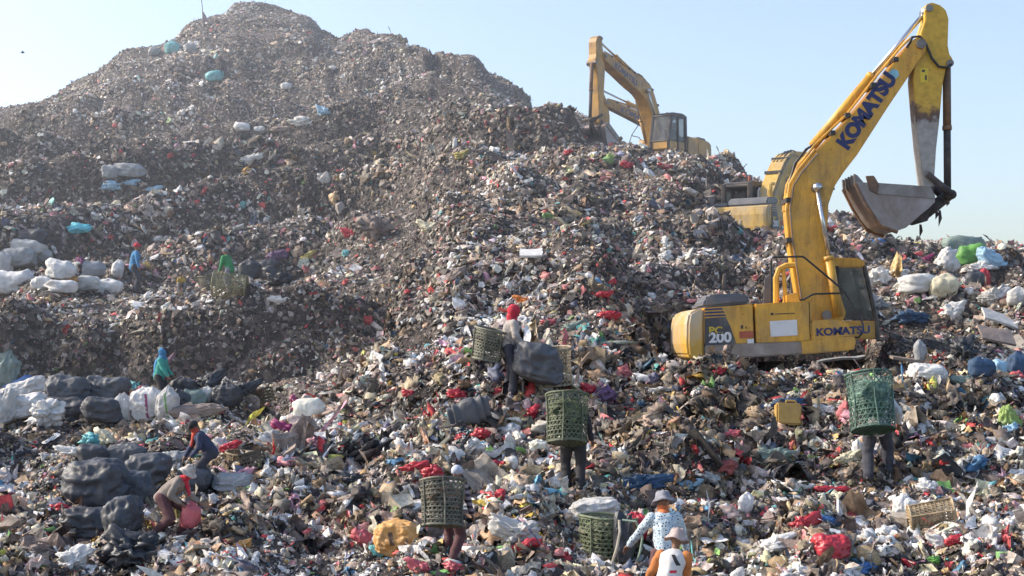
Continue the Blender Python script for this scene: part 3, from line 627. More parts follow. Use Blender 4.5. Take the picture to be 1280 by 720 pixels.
    ra = lambda p: rot2((p[0]+dx, p[1]+dz), Q1, db+da)
    ap = [(1159.5, 4), (1167, 1.5), (1177, 5), (1184, 11), (1187.5, 22), (1187, 40), (1186.5, 55), (1188.5, 66), (1193, 73), (1192.5, 81), (1184, 84.5), (1180, 105), (1176, 150), (1172, 185), (1169.5, 225), (1169, 240), (1163, 244), (1157.5, 239), (1155, 222), (1150, 182), (1145.5, 130), (1143, 98), (1145, 80), (1150, 66), (1153, 40), (1158.5, 24), (1158, 12)]
    A = [ra(p) for p in poly(ap, BM)]
    ar = MB().prism(A, -.21, .21).build('arm', M_arm if not dirty else yel, root, .015)
    for (a, b_) in ((1163, 238), (1160, 217), (1189, 78), (1163, 9)):
        x, z = ra(ex(a, b_, BM)); MB().tube([(x, -.25, z), (x, .25, z)], .075, 14).build('pin', M_steel, ar)
    wl = MB(); x, z = ra(ex(1157, 93, BM)); wl.box((x, -.213, z), (.16, .004, .3)); wl.build('sticker', paint('yellow_sticker', (.72, .52, .04), (.3, .2, .05), .2), ar)
    MB().box((x-.02, -.217, z+.09), (.06, .004, .05)).build('small_mark', M_dark, ar); MB().box((x+.03, -.217, z-.05), (.04, .004, .1)).build('small_mark', M_dark, ar)
    cyl(root, 'arm_cylinder', rb(ex(1019.6, 180, BM)), ra(ex(1162, 11, BM)), 0, .10, .05, .53, yel, M_rod)
    # --- bucket and its linkage
    K0 = ex(1163, 238, BM); K1 = ra(K0); ta = db+da+dk
    rk = lambda p: rot2((p[0]+K1[0]-K0[0], p[1]+K1[1]-K0[1]), K1, ta)
    U0 = ex(1190, 243, BM); W0 = ex(1160, 217, BM); W1 = ra(W0)
    U = rot2((U0[0]+W1[0]-W0[0], U0[1]+W1[1]-W0[1]), W1, db+da+dk*.45)
    cyl(root, 'bucket_cylinder', ra(ex(1189, 80, BM)), U, 0, .085, .075, .49, M_rust, M_grease)
    T = rk(ex(1155, 270, BM))
    lk = MB()
    for s in (-.26, .26): lk.tube([(W1[0], s, W1[1]), (U[0], s, U[1])], [.06, .085], 8)
    lk.tube([(U[0], -.3, U[1]), (U[0], .3, U[1])], .1, 12); lk.build('idler_link', M_grease, root, 0, True)
    MB().tube([(U[0], 0, U[1]), (T[0], 0, T[1])], [.12, .13], 10).build('bucket_link', M_grease, root, 0, True)
    shell = [(1066, 229), (1072, 243), (1079, 256), (1088, 271), (1097, 282), (1107, 287.5), (1118, 289.5), (1128, 286), (1136, 279), (1146, 270), (1156, 262), (1164, 254), (1164, 246), (1157, 236)]
    S = [rk(p) for p in poly(shell, BM)]; n = len(S); bw_ = .56
    cx = sum(p[0] for p in S)/n; cz = sum(p[1] for p in S)/n
    bk = MB(); inn = [(p[0]+(cx-p[0])*.06, p[1]+(cz-p[1])*.06) for p in S]
    v = [(x, y, z) for y in (-bw_, bw_) for x, z in S]+[(x, y, z) for y in (-bw_+.03, bw_-.03) for x, z in inn]
    f = []
    for i in range(n-1): f += [(i, i+1, n+i+1, n+i), (2*n+i, 3*n+i, 3*n+i+1, 2*n+i+1)]
    f += [tuple(range(n)), tuple(range(n, 2*n)), tuple(range(2*n, 3*n)), tuple(range(3*n, 4*n))]
    f += [(0, n, 3*n, 2*n), (n-1, 2*n-1, 4*n-1, 3*n-1), (0, 2*n, 3*n-1, n-1), (n, 2*n-1, 4*n-1, 3*n)]
    bk.add(v, f); bu = bk.build('bucket', M_bucket, root)
    tp = poly([(1094, 230.5), (1158, 235), (1164, 247), (1163, 250), (1092, 244)], BM)
    for ya, yb in ((-bw_-.022, -bw_-.002), (bw_+.002, bw_+.022)): MB().prism([rk(p) for p in tp], ya, yb).build('rim_plate', M_steel, bu)
    W_ = [rk(ex(a, b_, BM)) for a, b_ in ((1066, 231), (1079, 257), (1097, 283.5), (1118, 291))]
    for yy in (-bw_-.01, bw_-.07): MB().tube([(x, yy+.04, z) for x, z in W_], .045, 6).build('wear_strip', M_rust, bu)
    for yy in (-bw_-.03, bw_-.03):
        MB().prism([rk(p) for p in poly([(1078, 222), (1088, 221.5), (1095, 233), (1093, 245), (1083, 240)], BM)], yy, yy+.06).build('side_cutter', M_rust, bu, .01)
    for k in range(5):
        yy = -bw_+.06+k*(2*bw_-.12)/4
        MB().prism([rk(p) for p in poly([(1064, 219.5-1), (1068.5, 221), (1077, 231), (1072, 240), (1065, 232)], BM)], yy-.05, yy+.05).build('tooth', M_steel, bu, .012)
    for yy in (-.3, .24):
        MB().prism([rk(p) for p in poly([(1157, 233), (1168, 233), (1168, 248), (1160, 276), (1150, 279), (1142, 276), (1150, 262), (1158, 250)], BM)], yy, yy+.06).build('ear', M_grease, bu, .01)
    # hoses
    x0 = rb(ex(1128, 66, BM)); p0 = [rb(ex(1134, 60, BM)), rb(ex(1141, 46, BM)), ra(ex(1150, 45, BM)), ra(ex(1158, 55, BM)), ra(ex(1165, 72, BM)), ra(ex(1174, 83, BM)), ra(ex(1184, 84, BM)), ra(ex(1190, 80, BM))]
    MB().tube([(a, -.27, b_) for a, b_ in p0], .028, 8).build('hose', M_rub, root, 0, True)
    for k in range(3):
        p1 = [rb(ex(989+k, 262, BM)), rb(ex(987+k*3, 236-k*4, BM)), rb(ex(996+k*3, 203-k*3, BM)), rb(ex(1010+k*3, 185-k*2, BM)), rb(ex(1022, 178, BM))]
        MB().tube([(a, -.1+k*.13, b_) for a, b_ in p1], .024, 8).build('hose', M_rub, root, 0, True)
    for a, b_, dl in ((1152, 280, .28), (1176, 262, .35), (1172, 262, .2), (1186, 250, .12)):
        x, z = rk(ex(a, b_, BM)) if a < 1160 else ra(ex(a, b_, BM)); 
        if not dirty: MB().add([(x-.02, -.2, z), (x+.03, -.2, z), (x+.05, -.22, z-dl*.5), (x-.01, -.18, z-dl)], [(0, 1, 2, 3)]).build('hanging_scrap', M_grease, root)
    return root
# arm: yellow above, bare scuffed steel below
def arm_mat():
    m, nt, b = nodes('arm_paint'); L = nt.links; tc = N(nt, 'ShaderNodeTexCoord'); sp = N(nt, 'ShaderNodeSeparateXYZ')
    L.new(tc.outputs['Object'], sp.inputs[0]); n = N(nt, 'ShaderNodeTexNoise', Scale=1.6, Detail=7, Roughness=.65); L.new(tc.outputs['Object'], n.inputs['Vector'])
    zc = ex(0, 143, BM)[1]
    ma = N(nt, 'ShaderNodeMath', operation='MULTIPLY_ADD'); L.new(n.outputs['Fac'], ma.inputs[0]); ma.inputs[1].default_value = 2.0; L.new(sp.outputs[2], ma.inputs[2])
    mr = N(nt, 'ShaderNodeMapRange'); mr.inputs['From Min'].default_value = zc+1.0-.55; mr.inputs['From Max'].default_value = zc+1.0+.55
    L.new(ma.outputs[0], mr.inputs['Value'])
    r = ramp(nt, [(0, (.36, .34, .32)), (.32, (.33, .30, .28)), (.45, (.10, .06, .045)), (.58, (.20, .11, .05)), (.72, (.62, .38, .05)), (1, (.64, .39, .045))])
    L.new(mr.outputs[0], r.inputs['Fac'])
    n2 = N(nt, 'ShaderNodeTexNoise', Scale=9, Detail=6); L.new(tc.outputs['Object'], n2.inputs['Vector'])
    r2 = ramp(nt, [(.3, (.78, .76, .74)), (.65, (1.08, 1.07, 1.05))]); L.new(n2.outputs['Fac'], r2.inputs['Fac'])
    mx = N(nt, 'ShaderNodeMix', data_type='RGBA', blend_type='MULTIPLY'); mx.inputs[0].default_value = 1
    L.new(r.outputs[0], mx.inputs[6]); L.new(r2.outputs[0], mx.inputs[7]); L.new(mx.outputs[2], b.inputs['Base Color']); b.inputs['Roughness'].default_value = .5
    return m
M_arm = arm_mat()
M_rust = mat('rusty_metal', (.24, .135, .075), .7, .2, .35, 5, (.12, .09, .08), .6, .3)
M_bucket = mat('scoured_bucket_steel', (.33, .30, .30), .42, .45, .18, 1.7, (.20, .145, .12), .7, .12, 25)
main = excavator('near yellow excavator with raised boom, parked on trash with its bucket curled', tuple(E0), 0)
p2 = drop(P(950, 0, 50).x, 50.3)
excavator('dusty tan and grey excavator standing half hidden behind the near boom', (P(946, 0, 47.5).x, 47.5, P(0, 308, 47.5).z), R(57), db=R(-50), da=R(27), dk=R(-30), yel=M_yel2, body=M_yel2, letters=False, dirty=True)
excavator('small yellow excavator on the crest with a driver in its dark cab', (P(831, 0, 68).x, 68, P(0, 207, 68).z), R(-127), db=R(-35), da=R(38), dk=R(35), yel=M_yel3, body=M_yel3, dirty=True, tilt=2)
excavator('far yellow excavator hidden behind the crest so only boom and arm show', (P(872, 0, 77).x, 77.5, P(0, 240, 77).z), R(-160), db=R(-34), da=R(30), dk=R(30), yel=M_yel3, body=M_yel3, dirty=True)

# ------------------------------------------------------------------ people
SKIN = mat('brown_skin', (.20, .105, .065), .55, 0, .12, 12, None, 0, .05)
HAIR = mat('black_hair', (.015, .013, .012), .5, 0, .3, 40, None, 0, .3, 90)
def cloth(name, col, vary=.25): return mat(name, col, .9, 0, vary, 7, tuple(c*.55 for c in col), .25, .35, 120)
def floral():
    m, nt, b = nodes('blue_floral_cloth'); L = nt.links; tc = N(nt, 'ShaderNodeTexCoord')
    v = N(nt, 'ShaderNodeTexVoronoi', Scale=24, Randomness=.55); L.new(tc.outputs['Object'], v.inputs['Vector'])
    r = ramp(nt, [(0, (.03, .07, .12)), (.27, (.05, .12, .22)), (.36, (.55, .62, .64)), (.5, (.62, .68, .70)), (.62, (.12, .28, .40)), (.72, (.6, .66, .68))]); L.new(v.outputs['Distance'], r.inputs['Fac'])
    L.new(r.outputs[0], b.inputs['Base Color']); b.inputs['Roughness'].default_value = .9; return m
def striped():
    m, nt, b = nodes('striped_cloth'); L = nt.links; tc = N(nt, 'ShaderNodeTexCoord')
    v = N(nt, 'ShaderNodeTexWave', Scale=4.2, Distortion=.6); v.bands_direction = 'Z'; L.new(tc.outputs['Object'], v.inputs['Vector'])
    r = ramp(nt, [(.42, (.05, .03, .045)), (.55, (.30, .25, .28))]); L.new(v.outputs['Fac'], r.inputs['Fac'])
    L.new(r.outputs[0], b.inputs['Base Color']); b.inputs['Roughness'].default_value = .9; return m
def ik(a, t, l1, l2, pole):
    d = t-a; L_ = d.length
    if L_ > (l1+l2)*.995: t = a+d*((l1+l2)*.995/L_); d = t-a; L_ = d.length
    u = d/L_; x = (l1*l1-l2*l2+L_*L_)/(2*L_); h_ = math.sqrt(max(0, l1*l1-x*x)); p = (pole-u*pole.dot(u))
    p = p.normalized() if p.length > 1e-4 else u.orthogonal().normalized()
    return a+u*x+p*h_, t
def person(label, loc, rz, H=1.6, ph=.9, bend=8, hl=(.12, .34, .85), hr=(.12, -.34, .85), fl=(.02, .11, 0), fr=(.02, -.11, 0), look=0, turn=0,
           top=None, legs=None, hat=None, hatm=None, scarf=None, vox=.014, lean=0, twist=0, hood=None, kneepole=(1, 0, .2), elbow=None, shoes=M_rub, vest=None, sleeve=None):
    s = H/1.68; root = empty('person', loc, rz); tag(root, label, 'person')
    V3 = lambda t: Vector(t)*s
    pel = Vector((-.02, 0, ph))*s; b_ = R(bend); up = Vector((math.sin(b_), lean, math.cos(b_))).normalized(); fwd = Vector((math.cos(b_), 0, -math.sin(b_)))
    chest = pel+up*.34*s; neck = pel+up*.50*s; hd_up = (up+Vector((-math.sin(b_)*.35, 0, .15))).normalized(); head = neck+hd_up*.17*s
    side = Matrix.Rotation(R(twist), 3, up) @ Vector((0, 1, 0)); J = {}
    for k, sg, ht, ft in (('l', 1, hl, fl), ('r', -1, hr, fr)):
        sh = pel+up*.455*s+side*sg*.17*s; hp = pel+Vector((0, sg*.095*s, -.03*s))
        e, w_ = ik(sh, V3(ht), .28*s, .25*s, Vector(elbow) if elbow else Vector((-.7, sg*.6, -.5)))
        kn, an = ik(hp, V3(ft)+Vector((0, 0, .08*s)), .43*s, .41*s, Vector(kneepole)+Vector((0, sg*.25, 0)))
        J[k] = (sh, e, w_, hp, kn, an)
    body = MB()
    body.cone(pel, chest, .13*s, .14*s); body.ell(chest+up*.05*s, (.12*s, .165*s, .13*s)); body.cone(chest+up*.1*s, neck, .08*s, .055*s); body.cone(neck, head-hd_up*.03*s, .052*s, .055*s)
    fw = Vector((math.cos(R(look)), 0, -math.sin(R(look)))); fw = Matrix.Rotation(R(turn), 3, 'Z') @ fw; hu = (hd_up-fw*hd_up.dot(fw)).normalized(); sd = hu.cross(fw)
    body.ell(head+hu*.02*s, (.1*s, .078*s, .115*s)); body.ell(head-hu*.05*s+fw*.03*s, (.065*s, .055*s, .065*s))
    body.cone(head+fw*.095*s+hu*.01*s, head+fw*.118*s-hu*.025*s, .010*s, .017*s, 6)      # nose
    body.cone(head+fw*.092*s-hu*.058*s-sd*.02*s, head+fw*.092*s-hu*.058*s+sd*.02*s, .010*s, .010*s, 6)  # lips
    for sg in (1, -1):
        body.ell(head+sd*sg*.078*s-hu*.005*s, (.02*s, .012*s, .032*s)); body.cone(head+fw*.085*s+hu*.03*s+sd*sg*.015*s, head+fw*.075*s+hu*.03*s+sd*sg*.05*s, .011*s, .009*s, 6)
    for k, sg in (('l', 1), ('r', -1)):
        sh, e, w_, hp, kn, an = J[k]
        body.cone(sh, e, .052*s, .040*s); body.cone(e, w_, .040*s, .027*s)
        d = (w_-e).normalized(); sdv = d.cross(Vector((0, 0, 1))); sdv = sdv.normalized() if sdv.length > .1 else Vector((0, 1, 0)); nv = sdv.cross(d)
        palm = w_+d*.075*s; body.cone(w_+d*.02*s, palm, .030*s, .034*s); body.ell(w_+d*.05*s, (.035*s, .035*s, .035*s))
        for q_, o_ in enumerate((-.028, -.0095, .0095, .028)):
            ln = (.062, .072, .068, .052)[q_]*s; a = palm+sdv*o_*s+d*.015*s; m_ = a+d*ln*.55+nv*-.006*s; body.cone(a, m_, .0095*s, .009*s, 6); body.cone(m_, m_+(d*.75-nv*.65)*ln*.5, .009*s, .0075*s, 6)
        th = w_+d*.03*s+sdv*-sg*.03*s; m_ = th+(d*.6-sdv*sg*.75)*.04*s; body.cone(th, m_, .013*s, .011*s, 6); body.cone(m_, m_+(d*.9-nv*.4)*.032*s, .011*s, .009*s, 6)
        body.cone(hp, kn, .085*s, .055*s); body.cone(kn, an, .052*s, .034*s); body.cone(an-Vector((.04*s, 0, .03*s)), an+Vector((.15*s, 0, -.055*s)), .035*s, .026*s)
    remeshed(body, 'body', vox*.8, SKIN, root)
    for sg in (1, -1): MB().ell(head+fw*.083*s+hu*.012*s+sd*sg*.032*s, (.011*s,)*3).build('eye', HAIR, root)
    t = MB(); t.cone(pel-up*.05*s, chest, .155*s, .165*s); t.ell(chest+up*.06*s, (.145*s, .19*s, .15*s)); t.ell(pel, (.15*s, .18*s, .13*s)); t.cone(chest+up*.08*s, neck-up*.02*s, .10*s, .072*s)
    g = MB()
    for k in 'lr':
        sh, e, w_, hp, kn, an = J[k]; tgt = g if sleeve else t
        tgt.cone(sh, e, .075*s, .062*s); tgt.cone(e, w_-(w_-e).normalized()*.02*s, .060*s, .046*s)
    remeshed(t, 'shirt', vox, top, root, .008*s, 7, 3+int(H*100))
    if sleeve: remeshed(g, 'sleeves', vox, sleeve, root, .007*s, 8, 5)
    l_ = MB(); l_.ell(pel-up*.03*s, (.135*s, .17*s, .14*s))
    for k in 'lr':
        sh, e, w_, hp, kn, an = J[k]; l_.cone(hp, kn, .118*s, .092*s); l_.cone(kn, an+Vector((0, 0, .01*s)), .092*s, .080*s)
    remeshed(l_, 'trousers', vox, legs, root, .009*s, 6, 11)
    for k in 'lr':
        an = J[k][5]; MB().cone(an+Vector((-.04*s, 0, -.035*s)), an+Vector((.15*s, 0, -.055*s)), .048*s, .036*s).build('shoe', shoes, root, 0, True)
    rot = Matrix((fw, sd, hu)).transposed().to_quaternion()
    h_ = MB()
    if hat == 'brim':
        n = 28; prof = [(.0, .135), (.06, .132), (.09, .11), (.104, .06), (.112, .03), (.145, .008), (.168, -.022), (.162, -.028), (.11, .012)]
        v = []; f = []
        for i, (r_, z) in enumerate(prof):
            for k in range(n):
                a = 2*math.pi*k/n; wv = .012*math.sin(3*a+1)*(r_ > .12)+.01*math.sin(5*a); v.append((r_*math.cos(a)*1.08*s, r_*math.sin(a)*s, (z+wv)*s))
        for i in range(len(prof)-1):
            for k in range(n): f.append((i*n+k, i*n+(k+1) % n, (i+1)*n+(k+1) % n, (i+1)*n+k))
        v = [head+rot @ Vector(x)+hu*.01*s for x in v]; h_.add(v, f); h_.build('hat', hatm, root, 0, True)
    elif hat == 'cap':
        h_.ell(head+hu*.045*s-fw*.005*s, (.113*s, .098*s, .095*s), 3, rot); h_.ell(head+hu*.04*s+fw*.11*s, (.07*s, .07*s, .012*s), 2, rot)
        remeshed(h_, 'cap', .01, hatm, root, .003, 12, 2)
    elif hat == 'wrap':
        h_.ell(head+hu*.02*s-fw*.012*s, (.122*s, .105*s, .128*s), 3, rot); h_.cone(head-hu*.09*s-fw*.02*s, neck-up*.02*s, .085*s, .10*s); h_.cone(neck+fw*.03*s, neck+fw*.11*s-up*.16*s, .07*s, .045*s)
        remeshed(h_, 'headscarf', .012, hatm, root, .007, 10, 4)
    elif hat == 'hair':
        h_.ell(head+hu*.035*s-fw*.018*s, (.108*s, .09*s, .105*s), 3, rot); remeshed(h_, 'hair', .012, HAIR, root, .004, 14, 4)
    if scarf:
        c = MB(); c.cone(neck+fw*.02*s, neck-fw*.02*s, .088*s, .085*s); c.cone(neck+fw*.07*s, neck+fw*.14*s-Vector((0, 0, .2))*s, .05*s, .03*s); c.ell(head-hu*.065*s+fw*.035*s, (.085*s, .078*s, .06*s), 2, rot)
        remeshed(c, 'scarf', .012, scarf, root, .006, 10, 4)
    if hood:
        c = MB(); c.ell(head-hu*.0*s-fw*.02*s, (.13*s, .12*s, .13*s), 3, rot); c.cone(neck, chest-fw*.07*s, .12*s, .15*s); c.cone(chest-fw*.09*s, pel-fw*.09*s, .13*s, .10*s); remeshed(c, 'shawl', .016, hood, root, .008, 8, 4)
    root['_neck'] = 0; del root['_neck']
    return root
# ------------------------------------------------------------------ baskets
def basket(label, loc, rad=.32, h=.7, rt=.36, tint=(.22, .25, .16), tilt=(0, 0, 0), strap=True, dark=False, cat='basket', squash=1, fill=None):
    root = empty('woven_basket', loc); root.rotation_euler = tilt; tag(root, label, cat)
    key = 'cane_%d_%d_%d' % tuple(int(c*100) for c in tint); mt = mat(key, tint, .6, 0, .35, 18, tuple(c*.45 for c in tint), .45, .3, 80)
    rr = lambda z: rad+(rt-rad)*(z/h)**.8
    w_ = MB(); n = 26; seg = 9; tw = math.pi*.62
    for dr, off in ((1, .004), (-1, -.004)):
        for k in range(n):
            a0 = 2*math.pi*k/n; v = []; f = []
            for i in range(seg+1):
                z = h*i/seg; a = a0+dr*tw*i/seg; r_ = rr(z)+off
                for da_ in (-.031, .031): v.append((r_*math.cos(a+da_*.32/rad), r_*math.sin(a+da_*.32/rad)*squash, z))
            for i in range(seg): f.append((2*i, 2*i+1, 2*i+3, 2*i+2))
            w_.add(v, f)
    for j in range(11):
        z = h*(j+.5)/11; v = []; f = []; m_ = 32
        for i in range(m_):
            a = 2*math.pi*i/m_
            for dz_ in (-.008, .008): v.append(((rr(z)+.009)*math.cos(a), (rr(z)+.009)*math.sin(a)*squash, z+dz_))
        for i in range(m_): f.append((2*i, (2*i+2) % (2*m_), (2*i+3) % (2*m_), 2*i+1))
        w_.add(v, f)
    w_.build('weave', mt, root)
    for z, r_ in ((h, .019), (.01, .014)): rim = MB(); rim.tube([((rr(z)+.008)*math.cos(a), (rr(z)+.008)*math.sin(a)*squash, z) for a in np.linspace(0, 2*math.pi, 33)], r_, 6, False); rim.build('rim', mt, root)
    st = MB()
    for k in range(6):
        a = 2*math.pi*k/6+.3; st.tube([((rr(z)+.018)*math.cos(a), (rr(z)+.018)*math.sin(a)*squash, z) for z in (0, h*.5, h)], .012, 5)
    st.build('stave', mt, root)
    b = MB(); v = [(0, 0, .02)]+[(rad*math.cos(a), rad*math.sin(a)*squash, .015) for a in np.linspace(0, 2*math.pi, 25)[:-1]]
    b.add(v, [(0, i+1, (i+1) % 24+1) for i in range(24)])
    for a in np.linspace(-rad*.8, rad*.8, 7): b.box((a, 0, .0), (.02, 2*math.sqrt(rad*rad-a*a)*squash, .012))
    b.build('base', mt, root)
    if strap:
        for yy in (-.12, .12):
            s_ = MB().tube([(-rr(h*.85), yy*squash, h*.85), (-rr(h*.6)-.14, yy, h*.72), (-rr(h*.4)-.16, yy, h*.45), (-rr(h*.15)-.02, yy, h*.15)], .013, 6); s_.build('strap', M_rub if dark else mt, root, 0, True)
    if fill is not None:
        v, f = crumple(4, 5, .25, 2, .35, .4); v = v*np.array([rr(h*.6)*.86, rr(h*.6)*.86*squash, h*.95])+np.array([0, 0, h*.58])
        tag(link('refuse_load', np_mesh('refuse_load', v, f), fill), label.split(' ')[0]+' basket load of mixed scrap: '+label, 'scrap') if False else link('lining', np_mesh('lining', v, f), fill, root)
    sd_ = len(label)*.37
    for c_ in root.children:
        me = c_.data; n_ = len(me.vertices); co = np.empty(n_*3, np.float32); me.vertices.foreach_get('co', co); co = co.reshape(-1, 3)
        q_ = co*3.2+sd_; co = co+.028*np.stack([vn(q_, 5), vn(q_, 6), .6*vn(q_, 7)], -1)*np.clip(rad/.3, .5, 1.2); me.vertices.foreach_set('co', co.astype(np.float32).ravel()); me.update()
    return root
# ------------------------------------------------------------------ sacks and bags
def bagm(name, col, rough=.5, vary=.2):
    if name in MATS: return MATS[name]
    m = mat(name, col, rough, 0, vary, 2.5, tuple(c*.55+.04 for c in col), .35, 0, 8)
    nt = m.node_tree; L = nt.links; b = nt.nodes['Principled BSDF']; tc = N(nt, 'ShaderNodeTexCoord'); n0 = N(nt, 'ShaderNodeTexNoise', Scale=3, Detail=3)
    L.new(tc.outputs['Object'], n0.inputs['Vector']); ad = N(nt, 'ShaderNodeMix', data_type='RGBA', blend_type='LINEAR_LIGHT'); ad.inputs[0].default_value = .18
    L.new(tc.outputs['Object'], ad.inputs[6]); L.new(n0.outputs['Color'], ad.inputs[7])
    v1 = N(nt, 'ShaderNodeTexVoronoi', Scale=4.5, feature='F1'); L.new(ad.outputs[2], v1.inputs['Vector']); v2 = N(nt, 'ShaderNodeTexVoronoi', Scale=13, feature='F1'); L.new(ad.outputs[2], v2.inputs['Vector'])
    s = N(nt, 'ShaderNodeMath', operation='MULTIPLY_ADD'); L.new(v2.outputs['Distance'], s.inputs[0]); s.inputs[1].default_value = .35; L.new(v1.outputs['Distance'], s.inputs[2])
    bp = N(nt, 'ShaderNodeBump', Strength=.35 if max(col) > .2 else .2, Distance=.04); L.new(s.outputs[0], bp.inputs['Height']); L.new(bp.outputs['Normal'], b.inputs['Normal']); return m
SACKS = dict(dark=((.05, .055, .066), .55), dgrey=((.08, .086, .098), .58), black=((.035, .038, .046), .5), white=((.62, .61, .59), .75), pale=((.50, .49, .47), .8), grey=((.30, .31, .32), .7),
 blue=((.06, .16, .38), .6), teal=((.14, .42, .44), .6), cyan=((.10, .48, .58), .6), green=((.12, .32, .06), .6), ggreen=((.20, .26, .23), .65), brown=((.24, .19, .165), .8), tan=((.38, .33, .27), .8), red=((.46, .035, .05), .4),
 pink=((.50, .11, .13), .45), orange=((.62, .20, .04), .6), amber=((.60, .32, .10), .6), yellow=((.42, .34, .10), .5), cream=((.60, .55, .40), .6), magenta=((.30, .04, .13), .5), purple=((.13, .07, .15), .6), lime=((.26, .36, .10), .6), navy=((.03, .07, .14), .7), jerry=((.48, .30, .08), .5), foam=((.72, .70, .60), .6), plank=((.25, .20, .16), .8), skyb=((.30, .48, .62), .6))
def sackm(c): col, r_ = SACKS[c]; return bagm('plastic_'+c, col, r_, .22)
SEED = [100]
def sack(label, px, py, w_, h_, c, kind='sack', rz=0, roll=0, Y=None, cat=None, name=None, parts=True, depth=.8, lift=0):
    """a filled sack or bag standing where the photo has it; w_, h_ are its size there in photo pixels"""
    SEED[0] += 1; sd_ = SEED[0]; p = at(px, py+h_*.42) if Y is None else P(px, py+h_*.42, Y)
    k = p.y/F; W = w_*k; Hh = h_*k; D = min(W, Hh)*depth+.25*W*(kind == 'sack')
    v, f = ICO[5 if w_*h_ > 900 and py > 450 else 4]
    def se(pw): return v*(np.sum(np.abs(v)**pw, 1)**(-1/pw))[:, None]
    def wr(f1, f2, f3):
        if c in ('dark', 'dgrey', 'black', 'navy') and kind != 'bag': f2 *= .7; f3 *= .35
        return -f1*np.abs(vn(v*2.1+sd_*1.3, sd_))-f2*np.abs(vn(v*4.7+sd_, sd_+2))-f3*np.abs(vn(v*10.5+sd_, sd_+4))
    if kind == 'sack':     # full, pillow like, creased towards its mouth
        u = se(3.0); r_ = 1.14+wr(.20, .16, .09)+.16*vn(v*1.3+sd_, sd_+5); u = u*r_[:, None]
        end = np.clip((v[:, 0]*(1 if sd_ % 2 else -1)-.55)*2.4, 0, 1); u[:, 1] *= 1-.45*end; u[:, 2] *= 1-.45*end
        u[:, 2] = np.where(u[:, 2] < -.55, -.55+(u[:, 2]+.55)*.35, u[:, 2]); u[:, 2] += .13*u[:, 0]*math.sin(sd_*2.1)-.10*np.cos(u[:, 0]*2.2)+.08
    elif kind == 'stand':  # upright sack with a gathered top
        u = se(2.7); fl = 1-.12*np.abs(vn(np.stack([v[:, 0]*3.6+sd_, v[:, 1]*3.6, v[:, 2]*.8], -1), sd_)); r_ = (1.1+wr(.16, .14, .07)+.12*vn(v*1.2+sd_, sd_+5))*fl; u = u*r_[:, None]
        t = np.clip((v[:, 2]-.5)/.4, 0, 1); kx = 1-.6*t+.35*np.clip(t-.75, 0, 1)*4*.3; u[:, 0] *= kx; u[:, 1] *= kx; u[:, 0] += .14*math.sin(sd_*1.7)*(u[:, 2]+1)
        u[:, 2] = np.where(u[:, 2] < -.8, -.8+(u[:, 2]+.8)*.4, u[:, 2])
    elif kind == 'bag':    # limp crumpled carrier bag
        r_ = .86+.42*fbm(v*1.9+sd_, 2, sd_)-.6*(np.abs(vn(v*3.4+sd_, sd_+2))-.3)-.32*(np.abs(vn(v*7.5+sd_, sd_+3))-.3); u = v*r_[:, None]
        u[:, 2] *= .9; ear = np.maximum(0, v @ np.array([math.cos(sd_), .2, .75])-.75)*2.2; u += ear[:, None]*np.array([math.cos(sd_)*.8, 0, .8])+.16*np.stack([vn(v*4+sd_, 7), vn(v*4+sd_, 8), vn(v*4+sd_, 9)], -1)
    elif kind == 'sheetroll':
        u = v.copy(); u[:, 2] *= 1+.6*vn(v*4+sd_, sd_); u[:, 1] *= 1+.25*vn(v*3+sd_, sd_+1); u[:, 2] += .5*np.sin(v[:, 0]*2.4+sd_)*.6
        u *= (1-.3*np.abs(vn(v*np.array([2, 8, 8]), sd_)))[:, None]
    elif kind == 'mattress':
        e = .5; u = np.sign(v)*np.abs(v)**e; u *= (1+.10*np.sin(v[:, 0]*16+1.5*v[:, 2]))[:, None]; u[:, 2] += .25*u[:, 0]
    if kind == 'sack': u = u*np.array([1.08, 1.15, 1.28])
    u = u*np.array([W/2, D/2, Hh/2])
    nm = name or {'sack': 'sack', 'stand': 'sack', 'bag': 'plastic_bag', 'sheetroll': 'plastic_sheet', 'mattress': 'mattress'}[kind]
    me = np_mesh(nm, u, f, smooth=True); o = link(nm, me, sackm(c))
    o.location = p+Vector((0, D*.22, Hh*.45+lift)); o.rotation_euler = (0, R(roll), R(rz)); tag(o, label, cat or nm.replace('_', ' ').replace('plastic ', ''))
    if kind == 'stand' and parts:
        kn = MB().tube([(.03*math.cos(a)*W*3, .03*W*3*math.sin(a), Hh*.40) for a in np.linspace(0, 6.283, 9)], .012, 5); kn.build('tie', M_rub if c in ('white', 'pale') else sackm('pale'), o)
    return o
